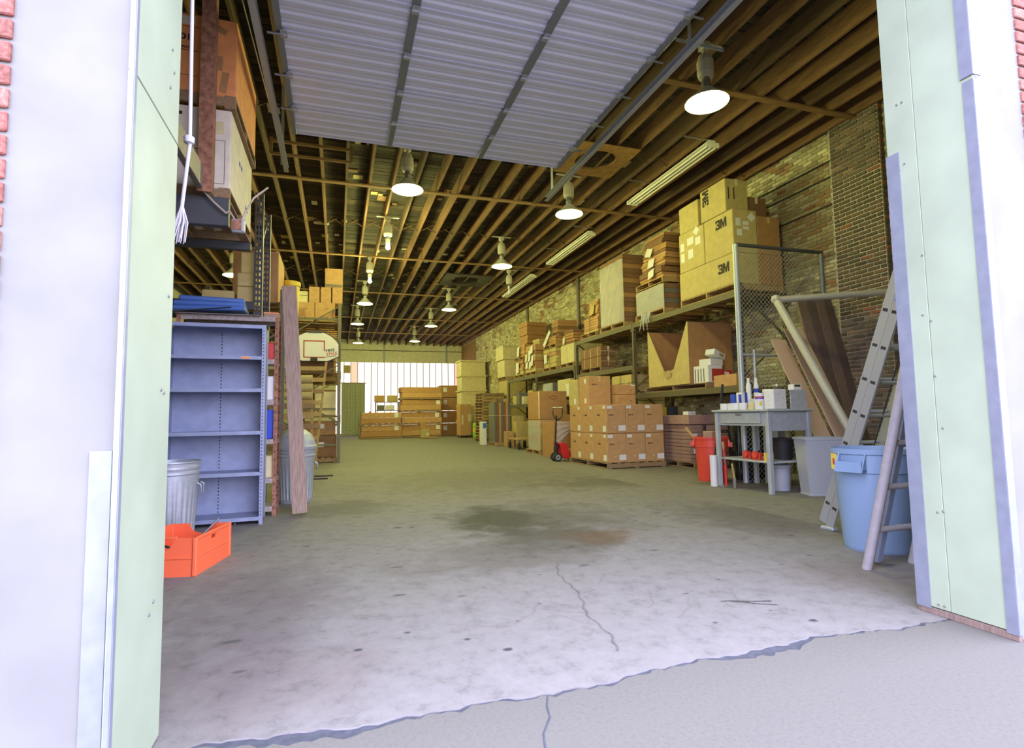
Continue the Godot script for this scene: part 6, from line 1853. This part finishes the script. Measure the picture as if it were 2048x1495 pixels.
	part(wp, "body", lathe([Vector2(0, 0), Vector2(0.062, 0), Vector2(0.064, 0.005), Vector2(0.062, 0.2), Vector2(0, 0.2)], 24), "white_plastic")
	part(wp, "lid", lathe([Vector2(0, 0.2), Vector2(0.064, 0.2), Vector2(0.064, 0.225), Vector2(0, 0.23)], 24), "white_plastic")
	part(wp, "print_band", lathe([Vector2(0.0632, 0.14), Vector2(0.0629, 0.165)], 24), "purple_print")
	part(wp, "print_band", lathe([Vector2(0.0630, 0.165), Vector2(0.0626, 0.18)], 24), "ink_red")
	part(wp, "print_patch", box(0.035, 0.06, 0.004, 0.001), "yellow_plastic", Vector3(-0.03, 0.08, 0.056), Vector3(0, -28, 0))
	carton(Vector3(5.76, 1.14, -6.08), Vector3(0.26, 0.27, 0.16), 8, "white carton with grey lettering near the desk corner", {"m": "paper", "tape": false,
		"text": [["f", "----", -0.02, 0.07, 0.014], ["f", "----", 0.06, 0.02, 0.012], ["f", "---", 0.05, -0.08, 0.016], ["l", "----", 0.0, 0.05, 0.012], ["l", "----", 0.0, -0.02, 0.012], ["l", "---", 0.0, -0.08, 0.012]]})
	var ik := thing("ink_bottle", "black ink bottle with a white cap on the white desk carton", "bottle", Vector3(5.82, 1.41, -6.1))
	part(ik, "body", lathe([Vector2(0, 0), Vector2(0.04, 0), Vector2(0.04, 0.03), Vector2(0.015, 0.045), Vector2(0, 0.045)], 16), "dark_grey")
	part(ik, "cap", lathe([Vector2(0.014, 0.045), Vector2(0.014, 0.075), Vector2(0, 0.075)], 12), "white_plastic")
	# lower shelf
	var gun := 0
	for q in [[5.62, -6.32, "red tape dispenser on the desk's lower shelf beside the yellow roll"], [5.66, -6.55, "red tape dispenser farther along the desk's lower shelf"]]:
		var g := thing("tape_dispenser", q[2], "tape dispenser", Vector3(q[0], 0.433, q[1]), 90.0)
		part(g, "frame", box(0.16, 0.02, 0.05, 0.004), "red_paint", Vector3(0, 0.011, 0))
		part(g, "cheek", box(0.02, 0.09, 0.05, 0.004), "red_paint", Vector3(-0.07, 0.06, 0))
		part(g, "roll", tube([Vector3(0.03, 0.07, -0.025), Vector3(0.03, 0.07, 0.025)], 0.048, 16), "red_plastic")
		gun += 1
	var yr := thing("yellow_roll", "yellow tape roll on the desk's lower shelf", "tape roll", Vector3(5.62, 0.433, -6.10))
	part(yr, "roll", lathe([Vector2(0.03, 0), Vector2(0.062, 0), Vector2(0.062, 0.11), Vector2(0.03, 0.11), Vector2(0.03, 0)], 20), "yellow_plastic")
	part(yr, "core", lathe([Vector2(0.029, 0.001), Vector2(0.029, 0.109), Vector2(0.026, 0.109), Vector2(0.026, 0.001)], 16), "carton")
	var bb := thing("bucket", "black bucket on the desk's lower shelf", "bucket", Vector3(6.0, 0.433, -6.24))
	part(bb, "body", lathe([Vector2(0, 0), Vector2(0.12, 0), Vector2(0.135, 0.28), Vector2(0.14, 0.3), Vector2(0.128, 0.3), Vector2(0.115, 0.02), Vector2(0, 0.02)], 24), "black_rubber")
	part(bb, "rim", lathe([Vector2(0.137, 0.26), Vector2(0.145, 0.27), Vector2(0.145, 0.29), Vector2(0.137, 0.295)], 24), "black_rubber")
	var gb := thing("bucket", "pale grey drum on the floor beneath the desk", "bucket", Vector3(5.98, 0, -6.3))
	part(gb, "body", lathe([Vector2(0, 0), Vector2(0.13, 0), Vector2(0.15, 0.34), Vector2(0.155, 0.36), Vector2(0.14, 0.36), Vector2(0.12, 0.02), Vector2(0, 0.02)], 24), "grey_bin")
	part(gb, "rim", lathe([Vector2(0.15, 0.31), Vector2(0.16, 0.32), Vector2(0.16, 0.35), Vector2(0.15, 0.355)], 24), "grey_bin")
	var fp := thing("folding_screens", "grey panels standing on edge behind the desk", "panels", Vector3(6.44, 0, -6.86))
	for i in 3:
		part(fp, "panel", box(0.02, 0.95, 0.30, 0.003), ["grey_bin", "desk_grey", "galvanized"][i], Vector3(-0.06 + 0.06 * i, 0.475, 0.02 * i))
	# black bag behind the desk
	var bg := thing("black_bag", "black plastic sheet hanging in folds behind the desk", "plastic sheet", Vector3(6.53, 0, -7.5))
	var fsh := film_shell(Vector3(0.5, 0.95, 0.12), 0.05, 33)
	part(bg, "sheet", fsh, "black_film")
	part(bg, "fold", box(0.5, 0.02, 0.14, 0.008), "black_film", Vector3(0, 0.955, 0))
	# roll and hand tools by the front leg
	var wr := thing("paper_roll", "white paper roll standing upright by the desk leg", "roll", Vector3(5.43, 0, -7.02))
	part(wr, "roll", lathe([Vector2(0, 0), Vector2(0.052, 0), Vector2(0.052, 0.46), Vector2(0.02, 0.46), Vector2(0.02, 0.45), Vector2(0, 0.45)], 20), "white_plastic")
	part(wr, "core", lathe([Vector2(0.021, 0.452), Vector2(0.021, 0.465), Vector2(0.017, 0.465), Vector2(0.017, 0.452)], 14), "carton")
	var pm := thing("hand_pump", "dark red hand pump with wooden grip by the desk leg", "pump", Vector3(5.50, 0, -6.84))
	part(pm, "barrel", tube([Vector3(0, 0.02, 0), Vector3(0, 0.32, 0)], 0.02, 12), "red_paint")
	part(pm, "rod", tube([Vector3(0, 0.32, 0), Vector3(-0.02, 0.56, 0)], 0.008, 8), "chrome")
	part(pm, "grip", tube([Vector3(-0.02, 0.56, 0), Vector3(-0.03, 0.67, 0)], 0.017, 10), "pallet_wood")
	part(pm, "foot", box(0.14, 0.02, 0.06, 0.004), "steel", Vector3(0, 0.01, 0))
	var br := thing("wire_brush", "brush with yellow wooden handle standing beside the hand pump", "brush", Vector3(5.50, 0, -6.66))
	part(br, "handle", tube([Vector3(0.0, 0.16, 0), Vector3(-0.03, 0.36, 0)], 0.016, 8), "pallet_wood")
	part(br, "head", box(0.03, 0.16, 0.05, 0.006), "steel", Vector3(0, 0.08, 0))
	# squeegee pole leaning on the desk end
	var po := thing("pole", "black pole with white collars leaning at the desk end", "pole")
	part(po, "shaft", tube([Vector3(5.60, 0.02, -7.28), Vector3(5.82, 1.55, -7.22)], 0.02, 10), "black_rubber")
	part(po, "collar", tube([Vector3(5.70, 0.73, -7.252), Vector3(5.722, 0.88, -7.246)], 0.024, 10), "white_plastic")
	part(po, "collar", tube([Vector3(5.742, 1.02, -7.241), Vector3(5.76, 1.15, -7.236)], 0.024, 10), "white_plastic")
